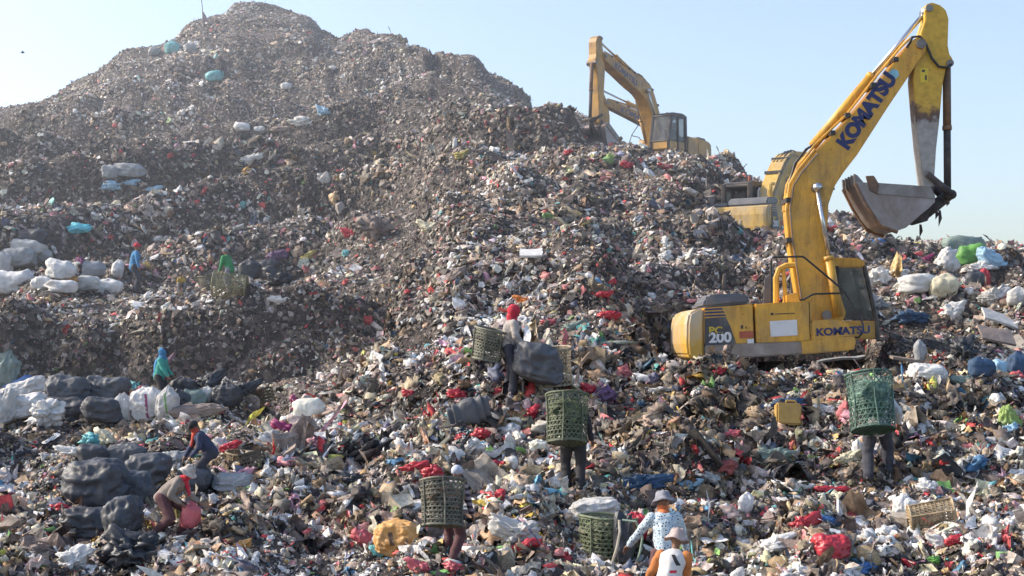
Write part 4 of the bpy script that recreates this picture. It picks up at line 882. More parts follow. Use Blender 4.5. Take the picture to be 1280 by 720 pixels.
def board(label, px, py, w_, h_, c, rx=0, ry=0, rz=0, th=.05, depth=.6, name='board', cat=None, lift=.05):
    SEED[0] += 1; p = at(px, py+h_*.3); k = p.y/F; W = w_*k; D = depth; b = MB()
    n = 6; v = []; f = []
    for s_ in (0, 1):
        for i in range(n):
            for j in range(n):
                x = (i/(n-1)-.5)*W; y = (j/(n-1)-.5)*D; q_ = vn(np.array([[x*2+SEED[0], y*2, 0]]), 3)[0]*.05; v.append((x+q_, y+q_*.8, q_+(th if s_ else 0)))
    g_ = lambda s_, i, j: s_*n*n+i*n+j
    for i in range(n-1):
        for j in range(n-1): f += [(g_(0, i, j), g_(0, i, j+1), g_(0, i+1, j+1), g_(0, i+1, j)), (g_(1, i, j), g_(1, i+1, j), g_(1, i+1, j+1), g_(1, i, j+1))]
        f += [(g_(0, i, 0), g_(0, i+1, 0), g_(1, i+1, 0), g_(1, i, 0)), (g_(0, i, n-1), g_(1, i, n-1), g_(1, i+1, n-1), g_(0, i+1, n-1)), (g_(0, 0, i), g_(1, 0, i), g_(1, 0, i+1), g_(0, 0, i+1)), (g_(0, n-1, i), g_(0, n-1, i+1), g_(1, n-1, i+1), g_(1, n-1, i))]
    b.add(v, f); o = b.build(name, sackm(c)); o.location = p+Vector((0, 0, h_*k*.35+lift)); o.rotation_euler = (R(rx), R(ry), R(rz)); tag(o, label, cat or name); return o
# ------------------------------------------------------------------ the people and what they carry
def foot(px, py): p = at(px, py); return p
def sz(px_h, p): return px_h*p.y/F
RZ = lambda a: R(a)
Mred = cloth('red_cloth', (.55, .035, .06)); Mblk = cloth('black_cloth', (.035, .033, .038)); Mchar = cloth('charcoal_trousers', (.055, .055, .07)); Mbeige = cloth('beige_cloth', (.40, .36, .33))
Mtaupe = cloth('taupe_cloth', (.24, .205, .18)); Mmaroon = cloth('maroon_trousers', (.11, .05, .055)); Mwh = cloth('white_cloth', (.62, .61, .60), .1); Mstraw = cloth('pale_hat', (.50, .45, .41), .12)
Mor = cloth('orange_cloth', (.52, .19, .06), .25); Mnavy = cloth('navy_cloth', (.05, .06, .11)); Mteal = cloth('teal_cloth', (.06, .32, .27)); Mbl = cloth('blue_cloth', (.06, .22, .42)); Mgr = cloth('green_cloth', (.05, .26, .10))
Myl = cloth('mustard_cloth', (.45, .30, .07)); Mgy = cloth('grey_cloth', (.22, .22, .25)); Mlb = cloth('pale_blue_cap', (.48, .52, .60)); Mpu = cloth('purple_cloth', (.16, .05, .13)); Mpink = cloth('dusty_pink_cap', (.40, .32, .30))
Flor = floral(); Strp = striped()
def report(n, p): print('PLACE', n, round(p.y, 1), 'px/m', round(F/p.y, 1))
# a: red headscarf
p = foot(636, 496); report('a', p); Ha = sz(112, p)
pa = person('person in beige jacket and bright red headscarf beside a tall basket', p, R(8), H=Ha, ph=.93, bend=11, hl=(.33, .16, .92), hr=(.28, -.2, .95), fl=(-.03, .1, 0), fr=(.05, -.09, 0), look=22, top=Mbeige, legs=Mchar, hat='wrap', hatm=Mred)
k = p.y/F
basket('grey woven basket strapped to the back of the red headscarf wearer', P(607, 449, p.y), rad=17*k, h=38*k, rt=20*k, tint=(.20, .20, .15), tilt=(R(-5), R(-10), R(180)), fill=bagm('dull_scrap', (.10, .09, .075), .8, .5))
p5 = at(690, 478); k = p5.y/F; basket('tall tan woven basket standing right of the red headscarf wearer', p5+Vector((0, .1, -.05)), rad=24*k, h=46*k, rt=27*k, tint=(.38, .31, .21), tilt=(R(6), R(-3), 0), strap=False)
sack('dark grey filled sack leaning against the tall tan basket', 672, 460, 56, 42, 'dgrey', 'sack', roll=8, Y=p5.y-.55)
# b
p = foot(717, 612); report('b', p); k = p.y/F; yb = p.y
person('person in black trousers walking uphill, upper body hidden by a green basket', p, R(93), H=sz(124, p), ph=.9, bend=14, hl=(.05, .34, .72), hr=(.12, -.36, .7), fl=(.08, .1, 0), fr=(-.1, -.1, 0), top=Mblk, legs=Mblk, hat='cap', hatm=Mblk)
basket('green woven basket with lime patch on the black trousered walker', P(709, 554, yb-.38), rad=23*k, h=60*k, rt=26*k, tint=(.12, .14, .085), tilt=(R(-13), R(1), R(0)), strap=False, fill=bagm('leafy_scrap', (.12, .15, .07), .8, .6))
# c
p = foot(563, 700); report('c', p); k = p.y/F
person('stooping person in striped sleeves and white cap under a dark basket', p, R(62), H=sz(122, p), ph=.86, bend=24, hl=(.3, .3, .8), hr=(.22, -.34, .68), fl=(.1, .12, 0), fr=(-.12, -.12, 0), top=Strp, legs=Mmaroon, hat='cap', hatm=Mlb)
yc = p.y; basket('dark woven basket with a red bag on top, on the striped stooping person', P(553, 658, yc-.45), rad=24*k, h=56*k, rt=27*k, tint=(.13, .13, .10), tilt=(R(-12), R(4), R(20)), strap=False, fill=bagm('brown_scrap', (.15, .10, .07), .8, .5))
sack('bright red bag heaped on the dark basket', 540, 592, 28, 22, 'red', 'bag', Y=yc-.42)
# d
p = foot(1097, 600); report('d', p); k = p.y/F
person('person in navy trousers striding with legs apart under a teal basket', p, R(75), H=sz(132, p), ph=.88, bend=22, hl=(.2, .34, .95), hr=(.25, -.32, .9), fl=(-.22, .14, 0), fr=(.2, -.16, 0), top=Mwh, legs=Mchar, hat='cap', hatm=Mwh)
basket('teal green woven basket tipped back on the striding person', P(1092, 538, p.y-.42), rad=26*k, h=70*k, rt=27*k, tint=(.075, .15, .115), tilt=(R(-17), R(2), R(10)), strap=False, fill=bagm('pale_green_scrap', (.16, .26, .20), .6, .5))
# e, f
p = P(832, 745, 17.2); p = drop(p.x, 17.2); report('e', p)
def feetY(px, Y): return drop(P(px, 0, Y).x, Y)
person('person seen from behind in blue and white floral shirt and orange neck scarf', p, R(97), H=1.55, ph=.93, bend=14, hl=(.36, .44, .95), hr=(.3, -.40, .78), turn=12, top=Flor, legs=Mmaroon, hat='brim', hatm=Mgy, scarf=cloth('orange_scarf', (.62, .17, .06)), look=20)
p = feetY(833, 16.2)
pf = person('person in white shirt with orange sleeves and grey brimmed hat, bottom edge', p, R(68), H=1.5, ph=.68, bend=24, lean=-.12, turn=25, hl=(.34, .40, .62), hr=(.42, -.12, .6), fl=(.1, .14, 0), fr=(.12, -.14, 0), top=Mwh, legs=Mnavy, hat='brim', hatm=Mpink, sleeve=Mor, look=15, kneepole=(1, 0, .4))
sh = [c for c in pf.children if c.name.startswith('shirt')][0]; bvs = BVHTree.FromPolygons([v.co[:] for v in sh.data.vertices], [tuple(q_.vertices) for q_ in sh.data.polygons])
def back_print(y0, y1, z0, z1, mt, sl=0):
    v = []
    for i in range(7):
        for j in range(7):
            y = y0+(y1-y0)*i/6+sl*(j/6-.5); z = z0+(z1-z0)*j/6; h = bvs.ray_cast(Vector((-3, y, z)), Vector((1, 0, 0)))[0]; v.append(((h.x if h else 0)-.006, y, z))
    MB().add(v, [(i*7+j, (i+1)*7+j, (i+1)*7+j+1, i*7+j+1) for i in range(6) for j in range(6)]).build('print', mt, sh, 0, True)
zc = .68*1.5/1.68+.30
back_print(-.13, -.09, zc-.02, zc+.10, Mblk, .07); back_print(-.13, -.06, zc-.10, zc-.07, Mred, .0)
p = at(760, 706); k = p.y/F; report('basket', p)
basket('green woven basket with a white strap standing left of the floral shirt', p+Vector((0, .3, -.06)), rad=30*k, h=62*k, rt=36*k, tint=(.16, .19, .11), tilt=(R(3), R(-2), R(150)), strap=False, fill=bagm('khaki_scrap', (.15, .15, .09), .8, .5))
pk = p+Vector((.02, 0, 0)); Yk = p.y
bb = MB(); sx = 785; pts = [P(774, 650, Yk-.38), P(775, 665, Yk-.42), P(771, 685, Yk-.42), P(765, 705, Yk-.36)]; bb.tube(pts, .018, 7)
o = bb.build('strap', mat('pale_strap', (.5, .45, .36), .7, 0, .2)); tag(o, 'pale webbing strap hanging down the green basket by the floral shirt', 'strap')
bb = MB(); bb.tube([P(778, 650, Yk-.2), P(795, 652, Yk-.25), P(803, 672, Yk-.25), P(800, 690, Yk-.25), P(795, 705, Yk-.2)], .016, 7)
o = bb.build('hoop', mat('green_cord', (.28, .36, .28), .6, 0, .2)); tag(o, 'pale green loop of cord right of the green basket', 'cord')
sack('black rubber sheet curled over the right side of the green basket', 781, 680, 22, 56, 'black', 'sack', Y=Yk-.12)
sack('bright red padded cushion behind the green basket', 792, 660, 34, 38, 'red', 'stand', Y=Yk+.35, name='cushion', cat='cushion', parts=False)
# g, h
p = foot(206, 668); report('g', p); k = p.y/F
person('bending person in taupe jacket and pale brimmed sun hat with red scarf', p, R(-12), H=sz(112, p), ph=.72, bend=52, hl=(.62, .1, .62), hr=(.42, -.22, .62), fl=(.28, .12, 0), fr=(-.1, -.12, 0), top=Mtaupe, legs=Mmaroon, hat='brim', hatm=Mstraw, scarf=Mred, look=32, elbow=(-.6, -.5, .4))
sack('translucent red carrier bag held by the bending sun hat wearer', 236, 646, 25, 36, 'pink', 'stand', Y=p.y-.1, cat='carrier bag', name='plastic_bag')
p = foot(262, 606); report('h', p)
person('bending person in dark navy jacket with red cloth over the face', p, R(205), H=sz(95, p), ph=.75, bend=38, hl=(.45, .2, .65), hr=(.5, -.2, .62), fl=(.05, .12, 0), fr=(-.12, -.12, 0), top=Mnavy, legs=Mchar, hat='cap', hatm=Mblk, scarf=cloth('scarlet_scarf', (.6, .08, .05)), look=32)
# i
p = foot(200, 509); report('i', p)
person('person in teal shirt with blue shawl standing behind striped white sacks', p, R(-10), H=sz(75, p), ph=.88, bend=12, hl=(.3, .16, .9), hr=(.32, -.16, .86), look=22, top=Mteal, legs=Mblk, hat='cap', hatm=Mblk, vox=.02, hood=Mbl)
# terrace
p = foot(168, 366); report('j', p)
person('distant person in red cap and blue top standing on the upper terrace', p, R(20), H=sz(62, p), vox=.025, top=Mbl, legs=Mchar, hat='cap', hatm=Mred, bend=10)
p = foot(287, 367); report('k', p)
person('distant person in green shirt and grey trousers leaning on the terrace', p, R(150), H=sz(58, p), vox=.025, top=Mgr, legs=Mgy, hat='cap', hatm=Mgy, bend=22, fl=(-.15, .15, 0), fr=(.15, -.15, 0), hl=(.3, .3, .6), hr=(.35, -.2, .6))
p = foot(225, 365)
person('small crouching person in mustard yellow shirt on the terrace', p, R(-60), H=sz(36, p), ph=.38, bend=30, fl=(.25, .13, 0), fr=(.25, -.13, 0), hl=(.4, .2, .3), hr=(.4, -.2, .3), vox=.02, top=Myl, legs=Mgy, hat='hair', kneepole=(1, 0, .8))
p = foot(104, 345)
person('crouching person in dark purple top among the white terrace sacks', p, R(-120), H=sz(46, p), ph=.4, bend=30, fl=(.25, .13, 0), fr=(.25, -.13, 0), hl=(.4, .2, .3), hr=(.4, -.2, .3), vox=.025, top=Mpu, legs=Mblk, hat='cap', hatm=Mblk, kneepole=(1, 0, .8))
p = foot(277, 98)
person('tiny dark figure beside a teal sack high on the mountain', p, R(200), H=sz(26, p)*1.0, vox=.04, top=Mblk, legs=Mblk, hat='hair', bend=25)
p = foot(537, 80)
person('tiny dark figure standing on the skyline between two mounds', p, R(200), H=sz(17, p), vox=.04, top=Mblk, legs=Mblk, hat='hair', bend=5)
# driver in the crest excavator
Mx = bpy.data.objects['excavator.002']; bpy.context.view_layer.update()
cs = [c for c in bpy.data.objects if c.name.startswith('seat') and c.parent and c.parent.parent == Mx][0]
bb_ = [cs.matrix_world @ Vector(c) for c in cs.bound_box]; ctr = sum(bb_, Vector())/8; lo = min(v.z for v in bb_)
person('driver in orange shirt seated in the cab of the crest excavator', Vector((ctr.x, ctr.y, lo-.36)), R(-119), H=1.6, ph=.52, bend=4, fl=(.5, .13, .1), fr=(.5, -.13, .1), hl=(.4, .2, .75), hr=(.4, -.2, .75), vox=.03, top=Mor, legs=Mnavy, hat='hair', kneepole=(1, 0, 1))
# wicker frame and baskets lying about
p = at(308, 362); k = p.y/F; basket('round wicker frame resting by the green shirted person', p+Vector((0, 0, .1)), rad=13*k, h=40*k, rt=16*k, tint=(.30, .28, .16), tilt=(R(0), R(-84), R(0)), strap=False)
p = at(262, 362); k = p.y/F; basket('low wicker basket left of the green shirted person', p, rad=10*k, h=16*k, rt=14*k, tint=(.20, .18, .12), strap=False)
p = at(297, 592); k = p.y/F; basket('small brown basket with bent handles behind the navy jacketed person', p, rad=14*k, h=26*k, rt=17*k, tint=(.26, .19, .11), tilt=(R(6), R(8), 0))
p = at(1170, 664); k = p.y/F; basket('broken tan wicker basket lying crushed at lower right', p+Vector((-.35, .1, .18)), rad=15*k, h=54*k, rt=17*k, tint=(.44, .33, .20), tilt=(R(12), R(82), R(8)), strap=False, squash=.9)
p = at(215, 660); k = p.y/F; basket('yellowish basket beside the knees of the sun hat wearer', p+Vector((.05, .35, 0)), rad=13*k, h=24*k, rt=17*k, tint=(.34, .27, .10), strap=False)
def crate(label, px, py, w_, h_, col, rz=0, tilt=0):
    p = at(px, py+h_*.4); k = p.y/F; W = w_*k; H_ = h_*k; D = W*.65; m_ = MB()
    for zz in np.linspace(0, H_, 5):
        for sy in (-1, 1): m_.box((0, sy*D/2, zz), (W, .02, H_*.10)); m_.box((sy*W/2, 0, zz), (.02, D, H_*.10))
    for xx in np.linspace(-W/2, W/2, 7):
        for sy in (-1, 1): m_.box((xx, sy*D/2-.004*sy, H_/2), (.025, .018, H_))
    m_.box((0, 0, -.005), (W*.98, D*.98, .02)); o = m_.build('crate', mat('crate_'+label[:5].strip(), col, .6, 0, .3, 6)); o.location = p; o.rotation_euler = (R(tilt), R(-14), R(rz)); tag(o, label, 'crate'); return o
c_ = crate('black plastic crate with yellow scraps at the right end of the dark sacks', 326, 497, 34, 16, (.07, .065, .03), 15)
crate('dark slatted crate right of the small brown basket', 318, 577, 26, 20, (.08, .07, .055), -12)
# jerrycan
p = at(985, 532); k = p.y/F; W = 32*k; H_ = 28*k; D = .2
jb = MB().box((0, 0, H_/2), (W, D, H_)); j = jb.build('jerrycan', sackm('jerry'), None, .03); j.location = p; j.rotation_euler = (R(-12), R(3), R(6)); tag(j, 'square mustard yellow jerrycan with dark cap on the right slope', 'jerrycan')
MB().tube([(-W*.3, 0, H_*1.02), (-W*.3, 0, H_*1.16)], .035, 10).build('cap', M_rub, j); MB().tube([(-W*.1, 0, H_*1.0), (-W*.05, 0, H_*1.13), (W*.3, 0, H_*1.13), (W*.36, 0, H_*1.0)], .018, 6).build('handle', sackm('jerry'), j)
sack('dark blue folded sheet behind the mustard jerrycan', 985, 505, 40, 16, 'navy', 'bag', name='plastic_sheet', cat='sheet')
# flag on the summit
p = at(262, 30); fl = empty('flag', P(254, 26, p.y)); tag(fl, 'small drooping white and dark flag on a thin pole at the summit left', 'flag')
MB().tube([(0, 0, -1.2), (-.05, 0, 1.0), (-.2, 0, 2.2)], .035, 5).build('pole', M_dark, fl)
MB().add([(-.1, 0, .9), (.15, .05, .55), (.5, .1, -.15), (.1, .0, -.1), (-.05, 0, -.25)], [(0, 1, 3), (1, 2, 3), (0, 3, 4)]).build('cloth', cloth('flag_cloth', (.30, .22, .24)), fl)
# bird
bd = MB(); bd.ell((0, 0, 0), (.12, .04, .04)); bd.ell((.11, 0, .02), (.04, .03, .03)); bd.add([(-.05, 0, .02), (.1, 0, .02), (.02, .26, .1), (-.05, .16, .06)], [(0, 1, 2, 3)]); bd.add([(-.05, 0, .02), (.1, 0, .02), (.02, -.26, .1), (-.05, -.16, .06)], [(0, 1, 2, 3)]); bd.add([(-.1, .02, 0), (-.1, -.02, 0), (-.22, -.03, 0), (-.22, .03, 0)], [(0, 1, 2, 3)])
o = bd.build('bird', M_rub); o.location = P(28, 66, 90); o.rotation_euler = (0, 0, .4); tag(o, 'single dark bird flying in the pale sky at upper left', 'bird')

S = sack
# -------- block of sacks, left middle
S('dark grey sack, upper left of the block of stacked dark sacks', 85, 490, 46, 28, 'dgrey')
S('dark grey sack, upper right of the block of stacked dark sacks', 130, 491, 54, 30, 'dgrey', roll=6)
S('charcoal sack, lower left under the stacked dark sacks', 84, 516, 56, 28, 'dark')
S('charcoal sack, lower right beside the white woven sacks', 127, 517, 46, 28, 'dark')
S('white woven sack with a magenta stripe standing below the blue shawl', 181, 508, 44, 48, 'white', 'stand')
S('pale woven sack with a green stripe leaning on its magenta striped neighbour', 205, 508, 30, 46, 'pale', 'stand')
S('small pale sack left of the magenta striped one', 153, 511, 24, 38, 'pale', 'stand')
S('crumpled bright white bag in front of the charcoal sacks', 56, 519, 42, 34, 'white', 'bag')
S('long off white sack lying left of the crumpled white bag', 33, 511, 56, 26, 'white', roll=-8)
S('white sack lying tilted on top of the long off white sack', 30, 490, 50, 22, 'white', roll=-18)
S('blue tarpaulin roll above the tilted white sack', 20, 484, 48, 13, 'blue', roll=-22)
S('pale sack cut by the left edge beside the long off white sack', 2, 515, 28, 38, 'pale')
S('large pale green sack against the scarp at the left edge', 4, 466, 38, 50, 'ggreen', 'stand')
S('dark bag just right of the green striped sack', 222, 502, 34, 30, 'dark', 'stand')
S('black bag behind the teal shirted person', 232, 486, 32, 30, 'black', 'stand')
S('greenish grey bag above the brown roll', 242, 500, 34, 22, 'ggreen')
S('pale knotted bag above the brown roll', 256, 494, 22, 22, 'pale', 'stand')
S('large black bag near the end of the brown roll', 284, 495, 38, 32, 'black', 'stand')
S('dark bag with pale plastic, at the back behind the brown roll', 262, 479, 32, 22, 'dark', 'bag')
S('blue grey bag at far right end of the dark sack row', 305, 487, 26, 18, 'dark', 'bag')
S('long brown fabric roll lying in front of dark bags', 244, 516, 68, 15, 'brown', roll=-4, name='fabric_roll', cat='roll')
S('teal blue bag on the ground behind the pale woven sacks', 168, 484, 20, 16, 'teal', 'bag')
# -------- dark pile, lower left
S('biggest charcoal bag in the lower left pile', 118, 613, 72, 54, 'dark', 'sack')
S('grey bag with a peaked top and pale flap crowning the lower left pile', 150, 574, 56, 40, 'dgrey', 'stand')
S('low charcoal bag left of the peaked grey bag', 116, 573, 32, 24, 'dark')
S('slate bag behind the sun hat wearer, right of the pile', 182, 592, 48, 34, 'dgrey')
S('shaded black bag in the middle of the lower left pile', 165, 622, 46, 42, 'dark')
S('black bag low in the pile above the front one', 107, 661, 64, 36, 'black')
S('dark bag between the pile and the sun hat wearer', 152, 652, 42, 42, 'dark')
S('front black bag with folded open mouth below the sun hat wearer', 168, 692, 68, 50, 'black', 'bag', depth=1)
S('greenish slate bag in front of the navy jacketed person', 240, 600, 40, 38, 'dgrey', 'stand')
S('smooth white bag right of the navy jacketed person', 291, 606, 46, 20, 'grey')
S('light grey bag behind the slate bag, above the sun hat', 211, 578, 34, 22, 'grey', 'bag')
S('teal and white bag at the top left of the dark pile', 112, 552, 26, 24, 'teal', 'bag')
S('cream bag beside the teal and white bag', 132, 553, 22, 24, 'cream', 'bag')
S('long white plastic trail left of the teal bag', 92, 566, 34, 12, 'white', 'bag')
S('red bag left of the biggest charcoal bag', 74, 637, 26, 16, 'red', 'bag')
S('pale blue white bags below the lower left pile', 88, 703, 34, 28, 'white', 'bag')
# -------- terrace, upper left
S('white sack cut by the left edge of the terrace', 14, 357, 50, 27, 'white')
S('white sack, second in the terrace row, lying beneath a grey one', 75, 360, 34, 15, 'white')
S('light sack in front of the grey terrace sack', 106, 357, 36, 17, 'pale')
S('grey sack on top in the white terrace heap', 105, 339, 40, 20, 'grey')
S('white sack at the top left of the white terrace heap', 74, 340, 32, 22, 'white')
S('orange brown bundle in the middle of the white terrace heap', 84, 351, 28, 12, 'amber', 'bag')
S('small white sack at the left foot of the white terrace heap', 52, 356, 24, 16, 'white')
S('white pointed sack between the heap and the red capped person', 134, 359, 34, 22, 'white', 'stand')
S('slim white sack standing upright left of the red capped person', 146, 337, 16, 26, 'white', 'stand')
S('dark bag on top of the leftmost terrace heap', 36, 299, 34, 18, 'black')
S('pale sack under the dark bag of the leftmost terrace heap', 33, 311, 40, 16, 'pale')
S('grey white sack in the middle of the leftmost terrace heap', 20, 325, 44, 22, 'grey')
S('small grey sack at the right of the leftmost terrace heap', 54, 321, 18, 14, 'grey')
S('pale sack at the left edge above the terrace', 2, 332, 22, 26, 'pale')
S('black bag directly right of the green shirted person', 311, 338, 28, 28, 'black', 'stand')
S('black bag, middle of three right of the green shirt', 331, 337, 28, 28, 'black', 'stand')
S('low black bag furthest right of the green shirt', 347, 350, 34, 22, 'black', 'bag')
S('pale flat sheet draped on the scarp edge under the black bags', 350, 374, 38, 10, 'white', 'sheetroll')
S('yellow scrap of plastic right of the terrace black bags', 382, 322, 18, 12, 'yellow', 'bag')
S('dark maroon cloth heap above the low black bag', 343, 321, 22, 14, 'purple', 'bag')
# -------- upper slopes
S('bright cyan sheet lying twisted on the slope above the terrace', 92, 289, 50, 14, 'cyan', 'sheetroll', roll=-16)
S('grey sack, left of the pair high above the cyan sheet', 136, 217, 20, 16, 'grey')
S('long grey sack, right of the pair high above the cyan sheet', 161, 215, 38, 16, 'grey')
S('blue sheet spread under the pair of grey sacks', 135, 233, 30, 12, 'skyb', 'bag')
S('second blue scrap right of the spread blue sheet', 160, 229, 20, 8, 'skyb', 'bag')
S('pale blue scrap furthest right of the pair of grey sacks', 188, 237, 18, 7, 'skyb', 'bag')
S('teal grey sack, left of three near the summit', 191, 64, 14, 14, 'grey', 'stand', parts=False)
S('grey sack with teal base, middle of three near the summit', 215, 60, 20, 18, 'teal', 'stand', parts=False)
S('pale sack, right of three near the summit', 238, 60, 16, 14, 'grey', 'stand', parts=False)
S('teal sack beside the tiny figure high on the mountain', 268, 97, 20, 12, 'teal')
S('white bag lying alone right of the teal sack', 358, 109, 12, 8, 'white')
S('white box shape on the ledge of the high slope', 302, 160, 18, 10, 'white')
S('smaller white bag right of the white box shape', 324, 162, 12, 6, 'white')
S('white and blue plastic spread on the high ledge', 378, 152, 32, 14, 'white', 'bag')
S('blue scrap at the end of the white and blue plastic', 406, 140, 14, 12, 'skyb', 'bag')
S('brown board lying left of the white and blue plastic', 355, 162, 32, 6, 'brown')
S('long pale plastic hump on the slope below the white box', 315, 198, 38, 12, 'pale', 'sheetroll', roll=-12)
S('white hanging cloth on the gully of the middle mound', 568, 180, 6, 16, 'white', 'stand', parts=False)
S('yellow green bush of plastic beside the hanging white cloth', 576, 195, 18, 12, 'yellow', 'bag')
S('brown matted heap on the left shoulder of the middle mound', 468, 286, 44, 34, 'brown', 'bag')
S('cream dome over a red scrap on the middle mound', 537, 285, 22, 14, 'cream', 'bag')
S('red scrap left of the cream dome', 437, 293, 18, 12, 'red', 'bag')
S('teal scrap at the left foot of the middle mound', 433, 317, 12, 10, 'teal', 'bag')
S('brown lump on the left flank below the cream dome', 572, 343, 30, 14, 'brown', 'sheetroll', roll=-22)
board('bright white foam board lying on the middle mound', 665, 319, 28, 10, 'white', rx=18, name='foam_board', cat='board')
S('black bag near the white ball above the red headscarf', 651, 366, 20, 16, 'black', 'bag')
S('white round bag high above the red headscarf', 637, 360, 12, 12, 'white', 'bag')
S('orange plastic bag above the red headscarf', 655, 376, 18, 10, 'orange', 'bag')
S('bright red bag on the middle mound right of the headscarf', 761, 395, 28, 12, 'red', 'bag')
S('small scarlet bag on the mound facing the near excavator', 762, 354, 12, 9, 'red', 'bag')
S('red bag right of the small scarlet one', 752, 369, 18, 8, 'red', 'bag')
S('lime green bag near the crest excavator', 762, 199, 16, 12, 'lime', 'bag')
S('bright red bag below the crest excavator bucket', 784, 208, 16, 12, 'red', 'bag')
S('red bag beneath the cab of the crest excavator', 834, 210, 14, 10, 'red', 'bag')
S('red bag left of the lime green one on the crest', 711, 191, 12, 8, 'red', 'bag')
S('pink bag on the slope under the foam board', 686, 404, 22, 10, 'pink', 'bag')
S('pale bag with lime corner right of the tall tan basket top', 715, 412, 24, 16, 'ggreen', 'bag')
S('white cloth lump on the upper right mound', 833, 322, 18, 14, 'white', 'bag')
# -------- right hand slope
S('large grey green sack near the right skyline', 1206, 312, 50, 24, 'ggreen')
S('bright green sack in front of the large grey green one', 1211, 323, 34, 24, 'green')
S('white sheet trailing left of the bright green sack', 1186, 328, 34, 30, 'white', 'sheetroll', roll=50)
S('blue white sheet trailing right of the bright green sack', 1242, 326, 50, 24, 'skyb', 'sheetroll', roll=35)
S('white bag over the dark basket near the right edge', 1225, 336, 32, 14, 'white', 'bag')
S('dark tub below the bright green sack', 1218, 350, 26, 26, 'dark', 'stand', parts=False)
S('tall red bag right of the dark tub', 1232, 350, 15, 30, 'red', 'stand', parts=False)
S('white sack right of the cab on the right slope', 1148, 357, 44, 22, 'white')
S('open cream sack right of the long white one', 1180, 359, 36, 34, 'cream', 'stand')
S('white bag hard against the right side of the near cab', 1099, 348, 26, 28, 'white', 'bag')
S('pale bag with round opening below the tall red bag', 1242, 372, 34, 24, 'pale', 'bag')
S('white bag with a red scrap at its left', 1190, 393, 28, 24, 'white', 'bag')
S('red scrap left of the white peaked bag', 1178, 391, 10, 10, 'red', 'bag')
S('pale bag by the right edge below the skyline', 1272, 372, 26, 26, 'pale', 'stand')
S('grey white bag by the lower right of the cab', 1098, 380, 24, 24, 'grey', 'bag')
S('navy cloth heap on the right slope', 1140, 398, 44, 20, 'navy', 'bag')
S('black bag with dark hollow on the right slope', 1205, 440, 30, 30, 'black', 'bag')
S('slate bag at the right, left of a pale striped one', 1229, 460, 32, 28, 'navy', 'stand')
S('pale striped sack between two slate bags at right', 1251, 461, 20, 24, 'skyb', 'stand')
S('slate bag cut by the right edge', 1273, 457, 28, 32, 'navy', 'stand')
S('white bag with red print right of the teal basket', 1161, 470, 44, 22, 'white')
S('pale green flat bag right of the red printed bag', 1205, 476, 44, 14, 'ggreen', 'sheetroll')
S('grey white hanging sheet on the right slope', 1152, 442, 16, 34, 'grey', 'stand', parts=False)
board('pale bent slab near the right edge', 1250, 403, 44, 24, 'pale', rx=24, ry=20, name='bent_board', cat='board')
board('brown bent slab below the pale one', 1246, 423, 44, 20, 'brown', rx=30, ry=10, name='bent_board', cat='board')
board('tan slab by the right edge', 1268, 432, 28, 14, 'tan', rx=24, ry=-12, name='bent_board', cat='board')
board('long dark plank under the cab of the near excavator', 1150, 455, 70, 8, 'plank', rx=5, ry=8, rz=0, depth=.3, name='plank')
board('long grey plank crossing the trash below the near excavator', 1040, 455, 100, 8, 'grey', rx=5, ry=-6, depth=.35, name='plank')
S('blue bag high on the slope below the raised bucket', 1100, 303, 20, 10, 'blue', 'bag')
S('magenta scrap below the raised bucket', 1160, 324, 12, 10, 'magenta', 'bag')
# -------- foreground
S('large amber bag with a dark label at the bottom left centre', 494, 679, 50, 38, 'amber', 'sack', depth=1)
S('ribbed grey rolled mattress on the central slope', 585, 519, 54, 36, 'dgrey', 'mattress', roll=-10, cat='mattress')
S('pale yellow foam block above the small basket', 386, 516, 36, 24, 'foam', roll=-8, name='foam_block', cat='foam block', depth=.5)
S('round crumpled off white bag near the bottom centre', 651, 670, 46, 34, 'pale', 'bag')
S('pale empty sack with soft folds behind the strapped green basket', 745, 640, 58, 24, 'pale', 'sack')
S('navy blue tarpaulin heap behind the floral shirt', 800, 608, 64, 26, 'navy', 'bag')
S('sky blue sheet right of the floral shirt collar', 856, 608, 28, 12, 'skyb', 'bag')
S('white wedge of foam left of the black trousered walker', 674, 561, 28, 22, 'foam', 'bag')
S('white bag standing alone right of the floral shirt', 931, 631, 20, 30, 'white', 'stand', parts=False)
S('plump white sack left of the broken tan basket', 1132, 636, 32, 34, 'white', 'stand', parts=False)
S('white folded triangle above the broken tan basket', 1160, 610, 24, 20, 'white', 'bag')
S('large dark red bag at the lower right', 1041, 687, 42, 26, 'red', 'sack')
S('red bag left above the large dark red one', 1003, 656, 28, 20, 'red', 'bag')
S('pink red bag on the right of the near slope, above centre', 915, 546, 26, 14, 'pink', 'bag')
S('flat red tray near the lower right corner', 1198, 677, 36, 14, 'red', 'sheetroll')
S('white bag left of the flat red tray', 1176, 679, 22, 16, 'white', 'bag')
S('red ball shaped bag in front of the counterweight', 900, 464, 16, 14, 'red', 'bag')
S('white bag right of the red ball shaped one', 912, 462, 16, 12, 'white', 'bag')
S('red and pink bags left of the dark basket', 515, 585, 28, 12, 'red', 'bag')
S('red bag with white bag on the central slope', 610, 584, 24, 14, 'red', 'bag')
S('bright red bag right of the red and white pair', 631, 582, 18, 12, 'red', 'bag')
S('white bag below the red and white pair', 611, 593, 28, 18, 'white', 'bag')
S('scarlet bag above the rolled mattress', 573, 494, 22, 12, 'red', 'bag')
S('scarlet bag at the feet of the red headscarf wearer', 624, 490, 16, 10, 'red', 'bag')
S('red bag with white edge between mattress and green basket', 660, 520, 22, 20, 'red', 'bag')
S('small red bag directly below the mattress', 575, 547, 14, 8, 'red', 'bag')
S('dark red bag beside the rolled mattress', 602, 543, 24, 14, 'red', 'bag')
S('red bag on the left of the near slope, above the headscarf feet line', 512, 493, 18, 10, 'red', 'bag')
